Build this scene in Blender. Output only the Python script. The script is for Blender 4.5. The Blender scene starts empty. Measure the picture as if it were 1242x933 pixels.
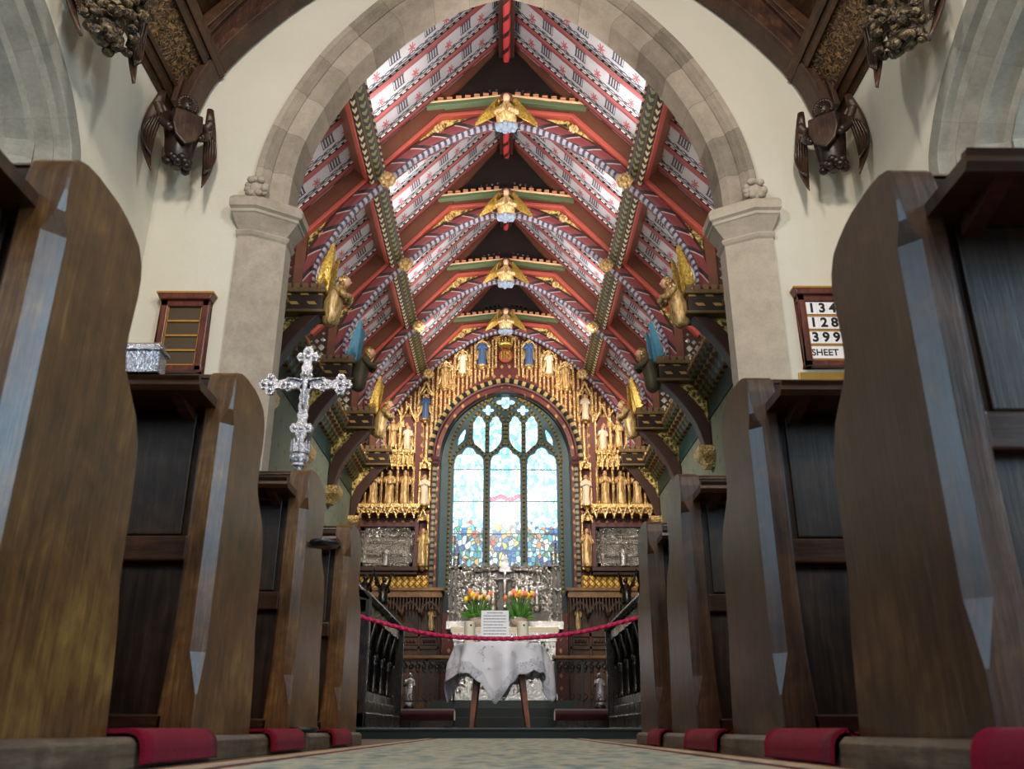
import bpy, bmesh, math, random
from mathutils import Vector, Matrix
from mathutils.geometry import tessellate_polygon
random.seed(7)
PI = math.pi
C = bpy.context.scene.collection
sc = bpy.context.scene

# ------------------------------------------------------------------ camera
FPX = 1059.0
PITCH = math.atan(418.5 / FPX)
YAW = math.atan(9 * math.cos(PITCH) / FPX)
ca, sa, cp, sp = math.cos(YAW), math.sin(YAW), math.cos(PITCH), math.sin(PITCH)
RV, FV, UV_ = Vector((ca, -sa, 0)), Vector((sa*cp, ca*cp, sp)), Vector((-sa*sp, -ca*sp, cp))
CAM = Vector((0, 0, .07))
cd = bpy.data.cameras.new('camera'); cam = bpy.data.objects.new('camera', cd); C.objects.link(cam)
cd.sensor_width = 36; cd.lens = 36 * FPX / 1242; cd.clip_start = .02; cd.clip_end = 100
M = Matrix.Identity(4)
for i in range(3):
    M[i][0], M[i][1], M[i][2], M[i][3] = RV[i], UV_[i], -FV[i], CAM[i]
cam.matrix_world = M
cd.dof.use_dof = True; cd.dof.focus_distance = 9.5; cd.dof.aperture_fstop = 6.5
sc.camera = cam

def at(x, y, Y):
    """real point at depth Y seen at that pixel of the survey photograph"""
    d = RV*(x-621) + UV_*(466.5-y) + FV*FPX
    return CAM + d*(Y/d.y)

# ------------------------------------------------------------------ mesh builder
def fl(*a): return [x for x in a]
def cat(pts, n=6, closed=False):
    """Catmull-Rom through 2D/3D points"""
    P = [Vector(p) for p in pts]; out = []
    N = len(P)
    for i in range(N if closed else N-1):
        p1, p2 = P[i], P[(i+1) % N]
        p0 = P[i-1] if (i or closed) else p1*2-p2
        p3 = P[(i+2) % N] if (i+2 < N or closed) else p2*2-p1
        for k in range(n):
            t = k/n
            out.append(.5*((2*p1)+(p2-p0)*t+(2*p0-5*p1+4*p2-p3)*t*t+(3*p1-p0-3*p2+p3)*t**3))
    if not closed: out.append(P[-1])
    return out

class MB:
    def __init__(s):
        s.v, s.f, s.uv, s.mi, s.sm = [], [], [], [], []
        s.m = 0; s.T = None
    def add(s, vs, fs, uvs=None, smooth=False):
        b = len(s.v)
        for p in vs:
            p = Vector(p)
            s.v.append(s.T @ p if s.T else p)
        for i, f in enumerate(fs):
            s.f.append([b+k for k in f]); s.mi.append(s.m); s.sm.append(smooth)
            s.uv.append(uvs[i] if uvs else None)
        return s
    def box(s, x0, x1, y0, y1, z0, z1):
        v = [(x, y, z) for x in (x0, x1) for y in (y0, y1) for z in (z0, z1)]
        return s.add(v, [(0,1,3,2),(4,6,7,5),(0,4,5,1),(2,3,7,6),(0,2,6,4),(1,5,7,3)])
    def _ax(s, p, d, axis):
        return (p[0], d, p[1]) if axis == 'y' else (d, p[0], p[1]) if axis == 'x' else (p[0], p[1], d)
    def prism(s, pts, d0, d1, axis='y', smooth=False):
        n = len(pts); v = [s._ax(p, d0, axis) for p in pts]+[s._ax(p, d1, axis) for p in pts]
        if n > 4:
            tri = tessellate_polygon([[Vector((p[0], p[1], 0)) for p in pts]])
            s.add(v, [tuple(t) for t in tri]+[tuple(n+k for k in reversed(t)) for t in tri])
        else: s.add(v, [list(range(n)), list(range(2*n-1, n-1, -1))])
        s.add(v, [(i, (i+1) % n, n+(i+1) % n, n+i) for i in range(n)], smooth=smooth)
        return s
    def plate(s, outer, holes, d0, d1, axis='y'):
        loops = [[Vector((p[0], p[1], 0)) for p in l] for l in [outer]+list(holes)]
        flat = [p for l in loops for p in l]; n = len(flat)
        tri = tessellate_polygon(loops)
        v = [s._ax(p, d0, axis) for p in flat]+[s._ax(p, d1, axis) for p in flat]
        fs = [tuple(t) for t in tri]+[tuple(n+k for k in reversed(t)) for t in tri]
        o = 0
        for l in loops:
            k = len(l)
            fs += [(o+i, o+(i+1) % k, n+o+(i+1) % k, n+o+i) for i in range(k)]; o += k
        return s.add(v, fs)
    def sweep(s, prof, path, N, closed_prof=True, closed=False, smooth=False, caps=True, flip=False):
        """prof (p,q): p along t x N, q along N"""
        N = Vector(N).normalized(); P = [Vector(p) for p in path]; n = len(P); k = len(prof)
        vs, L = [], [0]
        for i in range(1, n): L.append(L[-1]+(P[i]-P[i-1]).length)
        for i in range(n):
            a = P[i-1] if (i or closed) else P[i]; b = P[(i+1) % n] if (i < n-1 or closed) else P[i]
            t = (b-a).normalized(); bb = t.cross(N).normalized()
            sc_ = 1.0
            if 0 < i < n-1:
                t1 = (P[i]-P[i-1]).normalized(); sc_ = 1/max(.5, t.dot(t1))
            for (p, q) in prof: vs.append(P[i]+bb*p*sc_+N*q)
        per = [0]
        for j in range(1, k+1):
            a, b = prof[j-1], prof[j % k]; per.append(per[-1]+math.hypot(b[0]-a[0], b[1]-a[1]))
        fs, us = [], []
        for i in range(n if closed else n-1):
            i2 = (i+1) % n
            for j in range(k if closed_prof else k-1):
                j2 = (j+1) % k
                fs.append((i*k+j, i2*k+j, i2*k+j2, i*k+j2))
                l0, l1 = L[i], (L[i2] if i2 > i else L[i]+(P[i2]-P[i]).length)
                us.append([(l0, per[j]), (l1, per[j]), (l1, per[j+1]), (l0, per[j+1])])
        s.add(vs, fs, us, smooth)
        if caps and closed_prof and not closed:
            s.add(vs[:k], [list(range(k))]); s.add(vs[-k:], [list(range(k-1, -1, -1))])
        return s
    def tube(s, path, r, n=8, smooth=True, caps=True, flat=1.0):
        P = [Vector(p) for p in path]; m = len(P); vs = []; L = [0]
        R = r if isinstance(r, (list, tuple)) else [r]*m
        if len(R) != m: R = [R[round(i*(len(R)-1)/(m-1))] for i in range(m)]
        for i in range(1, m): L.append(L[-1]+(P[i]-P[i-1]).length)
        ref = None
        for i in range(m):
            t = (P[min(i+1, m-1)]-P[max(i-1, 0)]).normalized()
            if ref is None: ref = Vector((0, 0, 1)) if abs(t.z) < .9 else Vector((0, 1, 0))
            a = t.cross(ref).normalized(); b = a.cross(t).normalized(); ref = b
            for j in range(n):
                th = 2*PI*j/n; vs.append(P[i]+a*math.cos(th)*R[i]+b*math.sin(th)*R[i]*flat)
        fs, us = [], []
        for i in range(m-1):
            for j in range(n):
                j2 = (j+1) % n; fs.append((i*n+j, i*n+j2, (i+1)*n+j2, (i+1)*n+j))
                us.append([(L[i], j/n), (L[i], (j+1)/n), (L[i+1], (j+1)/n), (L[i+1], j/n)])
        s.add(vs, fs, us, smooth)
        if caps: s.add(vs[:n], [list(range(n-1, -1, -1))]); s.add(vs[-n:], [list(range(n))])
        return s
    def loft(s, rings, smooth=True, caps=True, closed=True):
        k = len(rings[0]); vs = [p for r in rings for p in r]; fs = []
        for i in range(len(rings)-1):
            for j in range(k if closed else k-1):
                j2 = (j+1) % k; fs.append((i*k+j, i*k+j2, (i+1)*k+j2, (i+1)*k+j))
        s.add(vs, fs, None, smooth)
        if caps: s.add(rings[0], [list(range(k-1, -1, -1))]); s.add(rings[-1], [list(range(k))])
        return s
    def lathe(s, prof, c=(0, 0, 0), n=16, smooth=True, sy=1.0):
        c = Vector(c)
        return s.loft([[c+Vector((r*math.cos(2*PI*j/n), sy*r*math.sin(2*PI*j/n), z)) for j in range(n)] for r, z in prof], smooth)
    def ell(s, c, r, n=12, m=8):
        c = Vector(c)
        if not isinstance(r, (tuple, list)): r = (r, r, r)
        rings = []
        for i in range(m+1):
            ph = -PI/2+PI*i/m; q = max(math.cos(ph), .02)
            rings.append([c+Vector((r[0]*q*math.cos(2*PI*j/n), r[1]*q*math.sin(2*PI*j/n), r[2]*math.sin(ph))) for j in range(n)])
        return s.loft(rings)

W = {}
def obj(name, mb, mats, parent=None, bevel=0, seg=2, local=False, uvbox=True):
    me = bpy.data.meshes.new(name)
    me.from_pydata(mb.v, [], mb.f)
    if not isinstance(mats, (list, tuple)): mats = [mats]
    for m in mats: me.materials.append(m)
    for p, mi, sm in zip(me.polygons, mb.mi, mb.sm): p.material_index = mi; p.use_smooth = sm
    ul = me.uv_layers.new(name='UVMap')
    for p, uv in zip(me.polygons, mb.uv):
        for k, li in enumerate(p.loop_indices):
            if uv: ul.data[li].uv = uv[k]
            else:
                co = me.vertices[me.loops[li].vertex_index].co; n = p.normal
                a = max(range(3), key=lambda i: abs(n[i]))
                ul.data[li].uv = (co.y, co.z) if a == 0 else (co.x, co.z) if a == 1 else (co.x, co.y)
    bm = bmesh.new(); bm.from_mesh(me)
    bmesh.ops.remove_doubles(bm, verts=bm.verts, dist=1e-5)
    bmesh.ops.recalc_face_normals(bm, faces=bm.faces)
    bm.to_mesh(me); bm.free()
    o = bpy.data.objects.new(name, me); C.objects.link(o)
    if parent is not None:
        o.parent = parent
        W[o.name] = W[parent.name]
        if not local: me.transform(W[parent.name].inverted())
    else: W[o.name] = Matrix.Identity(4)
    if bevel:
        b = o.modifiers.new('bevel', 'BEVEL'); b.width = bevel; b.segments = seg; b.limit_method = 'ANGLE'; b.angle_limit = .6
        b.harden_normals = False
    return o
def props(o, label, cat_, group=None, kind=None):
    o['label'] = label; o['category'] = cat_
    if group: o['group'] = group
    if kind: o['kind'] = kind
    return o
def thing(name, label, cat_, loc=(0, 0, 0), rotz=0, group=None, kind=None):
    o = bpy.data.objects.new(name, None); C.objects.link(o); o.empty_display_size = .1
    o.location = loc; o.rotation_euler = (0, 0, rotz)
    W[o.name] = Matrix.Translation(Vector(loc)) @ Matrix.Rotation(rotz, 4, 'Z')
    return props(o, label, cat_, group, kind)
def kids(o): return [c for c in list(C.objects) if c.parent == o]
_kids = {}
def dup(root, label=None, loc=None, rotz=None, mirror=False, scale=None, group=None):
    if root.name not in _kids: _kids[root.name] = [(c, kids(c)) for c in kids(root)]
    r = root.copy(); C.objects.link(r); W[r.name] = W[root.name]
    if loc is not None: r.location = loc
    if rotz is not None: r.rotation_euler = (0, 0, rotz)
    if scale: r.scale = (scale, scale, scale)
    if mirror: r.scale.x = -r.scale.x
    if label: r['label'] = label
    if group: r['group'] = group
    for c, gs in _kids[root.name]:
        d = c.copy(); C.objects.link(d); d.parent = r
        for g in gs:
            e = g.copy(); C.objects.link(e); e.parent = d
    return r
def recenter(o, loc):
    """give a one-mesh thing its origin at its base"""
    o.data.transform(Matrix.Translation(-Vector(loc))); o.location = loc
    return o

# ------------------------------------------------------------------ material helper
class X:
    def __init__(s, nb, k): s.nb, s.k = nb, k
    def _m(s, op, *a): return s.nb.math(op, s, *a)
    def __add__(s, o): return s._m('ADD', o)
    __radd__ = __add__
    def __sub__(s, o): return s._m('SUBTRACT', o)
    def __rsub__(s, o): return s.nb.math('SUBTRACT', o, s)
    def __mul__(s, o): return s._m('MULTIPLY', o)
    __rmul__ = __mul__
    def __truediv__(s, o): return s._m('DIVIDE', o)
    def __gt__(s, o): return s._m('GREATER_THAN', o)
    def __lt__(s, o): return s._m('LESS_THAN', o)
    def __pow__(s, o): return s._m('POWER', o)
    def frac(s): return s._m('FRACT')
    def abs(s): return s._m('ABSOLUTE')
    def sin(s): return s._m('SINE')
    def floor(s): return s._m('FLOOR')
    def max(s, o): return s._m('MAXIMUM', o)
    def min(s, o): return s._m('MINIMUM', o)
    def clamp(s): return s.max(0.0).min(1.0)
def col(c):
    if isinstance(c, str):
        h = c.lstrip('#'); c = [int(h[i:i+2], 16)/255 for i in (0, 2, 4)]
        c = [(x/12.92 if x <= .04045 else ((x+.055)/1.055)**2.4) for x in c]
    return (c[0], c[1], c[2], 1)
class NB:
    def __init__(s, name, rough=.5, metal=0, spec=.5):
        s.mat = bpy.data.materials.new(name); s.mat.use_nodes = True
        s.nt = s.mat.node_tree; s.b = s.nt.nodes['Principled BSDF']; s.out = s.nt.nodes['Material Output']
        s.b.inputs['Roughness'].default_value = rough; s.b.inputs['Metallic'].default_value = metal
        s.b.inputs['Specular IOR Level'].default_value = spec
    def n(s, t): return s.nt.nodes.new(t)
    def set(s, sock, val):
        if isinstance(val, X): s.nt.links.new(val.k, sock)
        elif isinstance(val, (str,)) : sock.default_value = col(val)
        elif isinstance(val, (tuple, list)) and sock.type == 'RGBA': sock.default_value = col(val)
        else: sock.default_value = val
    def math(s, op, *a):
        nd = s.n('ShaderNodeMath'); nd.operation = op
        for i, x in enumerate(a): s.set(nd.inputs[i], x)
        return X(s, nd.outputs[0])
    def sep(s, vec):
        nd = s.n('ShaderNodeSeparateXYZ'); s.nt.links.new(vec.k, nd.inputs[0]); return [X(s, o) for o in nd.outputs]
    def uv(s):
        nd = s.n('ShaderNodeUVMap'); nd.uv_map = 'UVMap'
        r = s.sep(X(s, nd.outputs[0])); return r[0], r[1]
    def uvv(s): nd = s.n('ShaderNodeUVMap'); nd.uv_map = 'UVMap'; return X(s, nd.outputs[0])
    def oc(s): return X(s, s.n('ShaderNodeTexCoord').outputs['Object'])
    def pos(s): return X(s, s.n('ShaderNodeNewGeometry').outputs['Position'])
    def rnd(s): return X(s, s.n('ShaderNodeObjectInfo').outputs['Random'])
    def scale(s, vec, sx, sy, sz):
        nd = s.n('ShaderNodeMapping'); nd.inputs['Scale'].default_value = (sx, sy, sz); s.nt.links.new(vec.k, nd.inputs[0]); return X(s, nd.outputs[0])
    def noise(s, vec, scale=5, detail=4, rough=.55, dist=0):
        nd = s.n('ShaderNodeTexNoise'); s.nt.links.new(vec.k, nd.inputs['Vector'])
        nd.inputs['Scale'].default_value = scale; nd.inputs['Detail'].default_value = detail
        nd.inputs['Roughness'].default_value = rough; nd.inputs['Distortion'].default_value = dist
        return X(s, nd.outputs[0])
    def voro(s, vec, scale=5, feature='F1', out='Distance', rand=1):
        nd = s.n('ShaderNodeTexVoronoi'); nd.feature = feature; s.nt.links.new(vec.k, nd.inputs['Vector'])
        nd.inputs['Scale'].default_value = scale; nd.inputs['Randomness'].default_value = rand
        return X(s, nd.outputs[out])
    def ramp(s, f, stops):
        nd = s.n('ShaderNodeValToRGB'); s.set(nd.inputs[0], f); e = nd.color_ramp.elements
        while len(e) < len(stops): e.new(.5)
        for k, (p, c) in zip(e, stops): k.position = p; k.color = col(c)
        return X(s, nd.outputs[0])
    def mix(s, f, a, b, mode='MIX'):
        nd = s.n('ShaderNodeMix'); nd.data_type = 'RGBA'; nd.blend_type = mode
        s.set(nd.inputs[0], f); s.set(nd.inputs[6], a); s.set(nd.inputs[7], b); return X(s, nd.outputs[2])
    def bump(s, h, strength=.3, dist=.01):
        nd = s.n('ShaderNodeBump'); nd.inputs['Strength'].default_value = strength; nd.inputs['Distance'].default_value = dist
        s.set(nd.inputs['Height'], h); s.nt.links.new(nd.outputs[0], s.b.inputs['Normal'])
    def base(s, c): s.set(s.b.inputs['Base Color'], c); return s
    def inp(s, n, v): s.set(s.b.inputs[n], v); return s
# ------------------------------------------------------------------ materials
def wood(name, dark, mid, light, axis='z', rough=.38, sc_=1.0, spec=.5, coat=.0, world=False):
    b = NB(name, rough, 0, spec)
    v = b.pos() if world else b.oc()
    s = {'x': (3, 55, 55), 'y': (55, 3, 55), 'z': (55, 55, 3)}[axis]
    g = b.noise(b.scale(v, *[k*sc_ for k in s]), 1.0, 6, .65, .6)
    g2 = b.noise(b.scale(v, *[k*sc_*4 for k in s]), 1.0, 3, .6)
    big = b.noise(v, 3.0*sc_, 4, .6, .3)
    fine = b.noise(b.scale(v, *[k*sc_*9 for k in s]), 1.0, 2, .5)
    mot = b.noise(v, 8*sc_, 5, .65, .8)
    f = (g*.34+g2*.16+fine*.10+big*.38+mot*.30-.14).clamp()
    c = b.ramp(f, [(.36, dark), (.52, mid), (.68, light)])
    sp_ = b.noise(b.scale(v, *[k*sc_*.5 for k in s]), 1.0, 4, .7)
    c = b.mix((sp_ > .62)*.3, c, dark)
    b.base(c); b.inp('Roughness', (g*.25+big*.3+rough-.25).clamp())
    b.bump(g+g2*.4, .25, .004)
    if coat: b.inp('Coat Weight', coat); b.inp('Coat Roughness', .22)
    return b.mat
def plain(name, c, rough=.5, metal=0, spec=.5, noise=.15, ns=20, bump=0):
    b = NB(name, rough, metal, spec); v = b.oc()
    n = b.noise(v, ns, 4, .6)
    r = Vector(col(c)[:3])
    b.base(b.mix(n, tuple(r*(1-noise)), tuple(r*(1+noise))) if noise else c)
    if bump: b.bump(n, bump, .01)
    return b.mat
MT = {}
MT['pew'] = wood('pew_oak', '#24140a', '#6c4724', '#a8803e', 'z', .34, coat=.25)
MT['pew_shaded'] = wood('pew_oak_shaded', '#1c110a', '#4a2f1c', '#76522e', 'z', .34, coat=.25)  # same oak as the north pews, south side's shade put into its colour
MT['pew_rail'] = wood('pew_rail_oak', '#150b06', '#3c2110', '#62391d', 'x', .3, coat=.3)
MT['pew_back'] = wood('pew_back_oak', '#100905', '#2c1b0d', '#4a321a', 'z', .4, coat=.15)  # oak darkened so the shadow on the pew backs sits in the colour
MT['plinth'] = wood('plinth_oak', '#2a2018', '#6a5848', '#96846a', 'y', .42)
MT['roofwood'] = wood('nave_roof_oak', '#1d1008', '#4a2e18', '#75502c', 'y', .5)
MT['braceoak'] = wood('nave_brace_oak', '#1d1008', '#40261a', '#6b452a', 'z', .5)
MT['angelwood'] = wood('carved_dark_oak', '#120a06', '#2a1810', '#4a2d1c', 'z', .38)
MT['wingwood'] = wood('wing_oak', '#170d08', '#3c2617', '#5c3d26', 'z', .4)
MT['darkoak'] = wood('choir_oak', '#0c0705', '#20130c', '#38241a', 'z', .25, coat=.4)
MT['panel_oak'] = wood('dado_oak', '#1e0f06', '#4a2a14', '#75481f', 'z', .4)
MT['tableleg'] = wood('table_leg_wood', '#2a1006', '#7a3a1a', '#a85c30', 'z', .35)
MT['rail_oak'] = wood('altar_rail_oak', '#4a2c14', '#8d6236', '#b98a52', 'x', .35)
MT['trusswood'] = plain('truss_brown_paint', '#623a2a', .42, noise=.25, ns=9)
MT['olive'] = plain('olive_robe', '#55503a', .5, noise=.25)
MT['crenel_dark'] = plain('muted_gilt_cresting', '#6e5838', .5, noise=.3)
MT['cloud'] = plain('cloud_paint', '#8d9cb2', .5, noise=.35, ns=14)
MT['gable_unlit'] = plain('unlit_gable_board', '#1a1210', .6, noise=.2)  # near-black stands for the unlit roof space above the collars
MT['trussdark'] = plain('truss_dark_brown', '#3a2018', .5, noise=.25)
MT['redpaint'] = plain('red_paint', '#a84a3e', .4, noise=.12)
MT['greenpaint'] = plain('green_paint', '#566648', .45, noise=.15)
MT['cream'] = plain('cream_paint', '#e8c79a', .45, noise=.15)
MT['black'] = plain('black_iron', '#101010', .35, spec=.6, noise=.2)
MT['paper'] = plain('paper', '#f4f1f4', .6, noise=.02)
MT['wax'] = plain('candle_wax', '#efe6cf', .45, noise=.05)
MT['brass'] = plain('brass', '#b08a45', .35, .8, noise=.2)
MT['blackstep'] = plain('black_marble', '#16211f', .3, noise=.3, ns=6)
MT['tealtile'] = plain('chancel_tile', '#243230', .35, noise=.3, ns=8)
MT['leaf'] = plain('leaf_green', '#4f8c2e', .5, noise=.3)
for k, c in dict(tulip_yellow='#f6d43c', tulip_orange='#f08a4a', tulip_pink='#e98f86', tulip_cream='#f5e6c0').items(): MT[k] = plain(k, c, .5, noise=.12)
MT['flesh'] = plain('painted_flesh', '#e0b090', .5, noise=.08)
MT['blue'] = plain('blue_paint', '#4a6690', .45, noise=.2)
MT['bluewing'] = plain('blue_wing_paint', '#3f7f9a', .45, noise=.25)
MT['white_alb'] = plain('ivory_paint', '#e9d9c0', .5, noise=.12)
MT['winglass'] = plain('lead_grey', '#2a3a3a', .5)

b = NB('lime_plaster', .85, 0, .2); v = b.pos()
n1 = b.noise(v, 1.2, 5, .6); n2 = b.noise(v, 9, 5, .65)
b.base(b.mix(n1, '#cdc6b6', '#dcd6c6')); b.bump(n2+n1, .28, .02); MT['plaster'] = b.mat
b = NB('aisle_plaster', .85, 0, .2); v = b.pos(); b.base(b.mix(b.noise(v, 2, 4), '#9fb0ae', '#b5c4c0')); MT['aisle_plaster'] = b.mat
b = NB('chancel_plaster', .85, 0, .2); v = b.pos(); x, y, z = b.sep(v)
mot = ((y/.34).frac()-.5).abs()+((z/.34).frac()-.5).abs()
b.base(b.mix((mot < .16)*.35, b.mix(b.noise(v, 2, 4), '#6f7768', '#8a907e'), '#5a4038')); MT['chancel_plaster'] = b.mat

def stone(name, a, c, d, joints=.46, world=True):
    b = NB(name, .8, 0, .25); v = b.pos(); u, w = b.uv()
    j = (u/joints); blk = j.floor()
    nd = b.n('ShaderNodeTexWhiteNoise'); nd.noise_dimensions = '1D'; b.set(nd.inputs['W'], blk)
    r = X(b, nd.outputs['Value'])
    n = b.noise(v, 5, 6, .65); n2 = b.noise(v, 40, 4, .7)
    cc = b.ramp((n*.55+r*.3+n2*.15).clamp(), [(.25, a), (.5, c), (.75, d)])
    fr = j.frac(); ed = fr.min(1-fr)
    b.base(b.mix((ed < .012)*(.18 if name == 'arcade_stone' else .4), cc, '#6a5f52')); b.bump(n2*.5+n*.5+(ed > .012)*.6, .25, .01)
    return b.mat
MT['archstone'] = stone('arch_stone', '#7a7064', '#9c8f80', '#b5a898')
MT['pierstone'] = stone('pier_stone', '#978a7c', '#b5a898', '#cbbfae', 9)
MT['greystone'] = stone('arcade_stone', '#6d6a62', '#8b887e', '#a5a296', .6)

# metals
b = NB('gilding', .33, .75); v = b.pos(); n = b.noise(v, 22, 5, .7); e = b.voro(v, 34)
b.base(b.ramp((n*.7+e*.5-.05).clamp(), [(.25, '#5a3c1a'), (.45, '#bd9250'), (.75, '#f0d8a0')])); b.bump(n+e, .5, .02); MT['gold'] = b.mat
b = NB('bright_gilding', .35, .6); v = b.oc(); n = b.noise(v, 30, 4, .6)
b.base(b.ramp(n, [(.25, '#85661f'), (.5, '#c4a046'), (.75, '#e6d080')])); b.bump(n, .3, .01); MT['wing_gold'] = b.mat
b = NB('gilded_robe', .45, .35); v = b.oc(); n = b.noise(b.scale(v, 30, 30, 8), 1, 4, .6)
b.base(b.ramp(n, [(.3, '#85602e'), (.5, '#d0ac70'), (.7, '#f0deb4')])); b.bump(n, .4, .01); MT['robe_gold'] = b.mat
b = NB('embossed_silver', .26, .95); v = b.pos(); e = b.voro(v, 26); n = b.noise(v, 18, 5, .7, .6)
b.base(b.ramp((e*.9+n*.45-.1).clamp(), [(.2, '#4a4a4a'), (.45, '#b5b3b0'), (.75, '#f2efec')])); b.bump((e-.5)*1.4+n, .9, .03); MT['silver'] = b.mat
MT['silver_smooth'] = plain('raised_silver', '#ccc9c7', .25, .95, noise=.4, ns=24, bump=.7)
MT['silver_dark'] = plain('recess_shaded_silver', '#5a5856', .35, .9, noise=.35, ns=20, bump=.5)  # shade of the recesses behind the relief put into the silver's colour
b = NB('fine_silver', .25, .95); v = b.oc(); e = b.voro(v, 190); n = b.noise(v, 90, 4, .7)
b.base(b.ramp((e*.7+n*.5).clamp(), [(.3, '#4e4a4c'), (.5, '#a8a2a6'), (.8, '#e6e0e4')])); b.bump(e+n, .6, .004); MT['silver_fine'] = b.mat
b = NB('tablet_silver', .3, .9); v = b.pos(); x, y, z = b.sep(v); e = b.voro(v, 48); n = b.noise(v, 30, 4, .7)
b.base(b.ramp((e*.9+n*.45-.1).clamp(), [(.25, '#33302e'), (.5, '#96918c'), (.8, '#dcd7d0')])); b.bump(e+n, .9, .02); MT['tablet'] = b.mat

# painted ornament
b = NB('foliage_gold_green', .45, .2); v = b.oc(); e = b.voro(b.scale(v, 13, 13, 13), 1.0); n = b.noise(v, 16, 3, .6, 2.0)
b.base(b.ramp((n*.8+e*.35-.05).clamp(), [(.36, '#23261a'), (.46, '#5d6136'), (.55, '#cfae58'), (.7, '#f0dc94')])); b.bump(n+e, .7, .03); MT['foliage'] = b.mat
b = NB('carved_frieze', .5, 0); v = b.pos(); n = b.noise(v, 13, 3, .6, 2.5)
b.base(b.ramp(n, [(.38, '#1c1008'), (.5, '#5a3d20'), (.62, '#a07c48')])); b.bump(n, 1.0, .05); MT['frieze'] = b.mat
b = NB('carved_foliage_wood', .5, 0); v = b.oc(); n = b.noise(v, 10, 3, .6, 2.5)
b.base(b.ramp(n, [(.36, '#0e0906'), (.5, '#4a3824'), (.62, '#8d7a58')])); b.bump(n, 1.0, .05); MT['carvedleaf'] = b.mat

def leafband(b, u, w, period, lean):
    """alternating slanted leaves: 1 inside a leaf; w -1..1 across"""
    q = ((u+w.abs()*lean)/period).frac()-.5
    return (q.abs()*2+w.abs()*w.abs()*.5) < .52
b = NB('purlin_soffit', .45); u, w = b.uv(); t = w/.40
k = (t*3); band = k.floor(); wf = (k.frac()-.5)*2
lf = leafband(b, u, wf, .13, .06)*(wf.abs() < .62)
edge = wf.abs() > .82
odd = (band > .5)*(band < 1.5)
c = b.mix(lf, b.mix(odd, '#120e0c', '#131c16'), b.mix(odd, '#c9b890', '#7c7a4a'))
b.base(b.mix(edge, c, b.mix(odd, '#5a241c', '#4a4a2c'))); MT['purlin'] = b.mat
b = NB('rib_paint', .42); u, w = b.uv()
q = ((u+w*1.4)/.34).frac(); dk = (q > .70)*(q < .94); wl = (q > .62)*(q < .70)
c = b.mix(dk, '#6e2c30', '#20141a'); c = b.mix(wl, c, '#a8908c')
b.base(c); MT['rib'] = b.mat
b = NB('scallop_paint', .42); u, w = b.uv()
q = ((u/.09).frac()-.5).abs()*2
c = b.mix(q > .5, '#a8a2ae', '#4a5470'); c = b.mix(q > .82, c, '#2a2a38'); b.base(c); MT['scallop'] = b.mat
b = NB('ridge_paint', .42); u, w = b.uv()
q = ((u+((w-.06).abs())*1.2)/.3).frac(); b.base(b.mix((q > .5)*(q < .8), '#b23a3c', '#3a1416')); MT['ridge'] = b.mat
b = NB('rafter_paint', .42); u, w = b.uv()
q = (u/.115).frac(); side = ((w > .026)*(w < .046)).max((w > .172)*(w < .192)); dkz = (w < .058).max(w > .160)
b.base(b.mix(side*(q > .38), b.mix(dkz, '#783638', '#2a1416'), '#dccfc0')); MT['rafter'] = b.mat
b = NB('boarding_stencil', .5); u, w = b.uv()
# u along the slope, w across one board 0..1
x = (w-.5)*.36; cu = (u/.62).frac()*.62; a = cu-.16
gate = (a.abs() < .10)*((x+.03).abs() < .07)*((((a/.045).frac()) > .42).max(((x+.03).abs() > .055)))
s2 = cu-.45; dx = x-.03
rr = b.math('SQRT', s2*s2+dx*dx); th = b.math('ARCTAN2', s2, dx)
star = rr < (b.math('COSINE', th*7)*.024+.046)
scr = ((x-.10+((u*22).sin())*.018).abs() < .008).max((x-.10-((u*22).sin())*.018).abs() < .008)
sq = ((x-.10).abs() < .022)*(((u/.155).frac()-.5).abs() < .16)
line = ((x+.145).abs() < .006).max((x-.150).abs() < .006)
g = b.noise(b.pos(), 4, 4)
c = b.mix(g, '#8e8c90', '#a8a6aa'); c = b.mix(gate, c, '#1d2230'); c = b.mix(scr.max(sq), c, '#2a2c38'); c = b.mix(line, c, '#5a5660'); c = b.mix(star, c, '#8f3e44')
b.base(c); MT['board'] = b.mat
b = NB('crenel_paint', .45); u, w = b.uv(); b.base(b.mix(((w/.035).frac() > .5), '#d9a878', '#b85a44')); MT['crenel'] = b.mat
b = NB('cornice_paint', .45); u, w = b.uv()
lf = leafband(b, u, ((w/.09).frac()-.5)*2, .2, .06); bd = (w/.09).floor()
m2 = b.math('MODULO', bd, 3.0)
c0 = b.mix(m2 > .5, '#2a1012', '#16241c'); c0 = b.mix(m2 > 1.5, c0, '#4a1c1e'); c1 = b.mix(m2 > .5, '#b58a45', '#6e7a4a'); b.base(b.mix(lf*.75, c0, c1)); b.inp('Roughness', .45); MT['cornice'] = b.mat
b = NB('teal_frieze', .5); v = b.pos(); x, y, z = b.sep(v); mo = (((y/.4).frac()-.5).abs()+((z/.3).frac()-.5).abs()) < .2
b.base(b.mix(mo*.5, '#12332f', '#2c5a52')); MT['tealband'] = b.mat
b = NB('dark_hammerbeam_paint', .45); u, w = b.uv(); q = ((u+w*.8)/.22).frac(); st = ((w/.13).frac()-.5).abs() < .16
b.base(b.mix(st*(q < .45), '#22100e', '#b58f48')); MT['hammer'] = b.mat
b = NB('red_gold_diaper', .5, .1); v = b.pos(); x, y, z = b.sep(v)
mo = (((x/.16).frac()-.5).abs()+((z/.22).frac()-.5).abs()); n = b.noise(v, 12, 4)
b.base(b.mix((mo < .22), b.mix(n, '#4e1e1e', '#6e3430'), '#b88a50')); MT['diaper'] = b.mat
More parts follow.
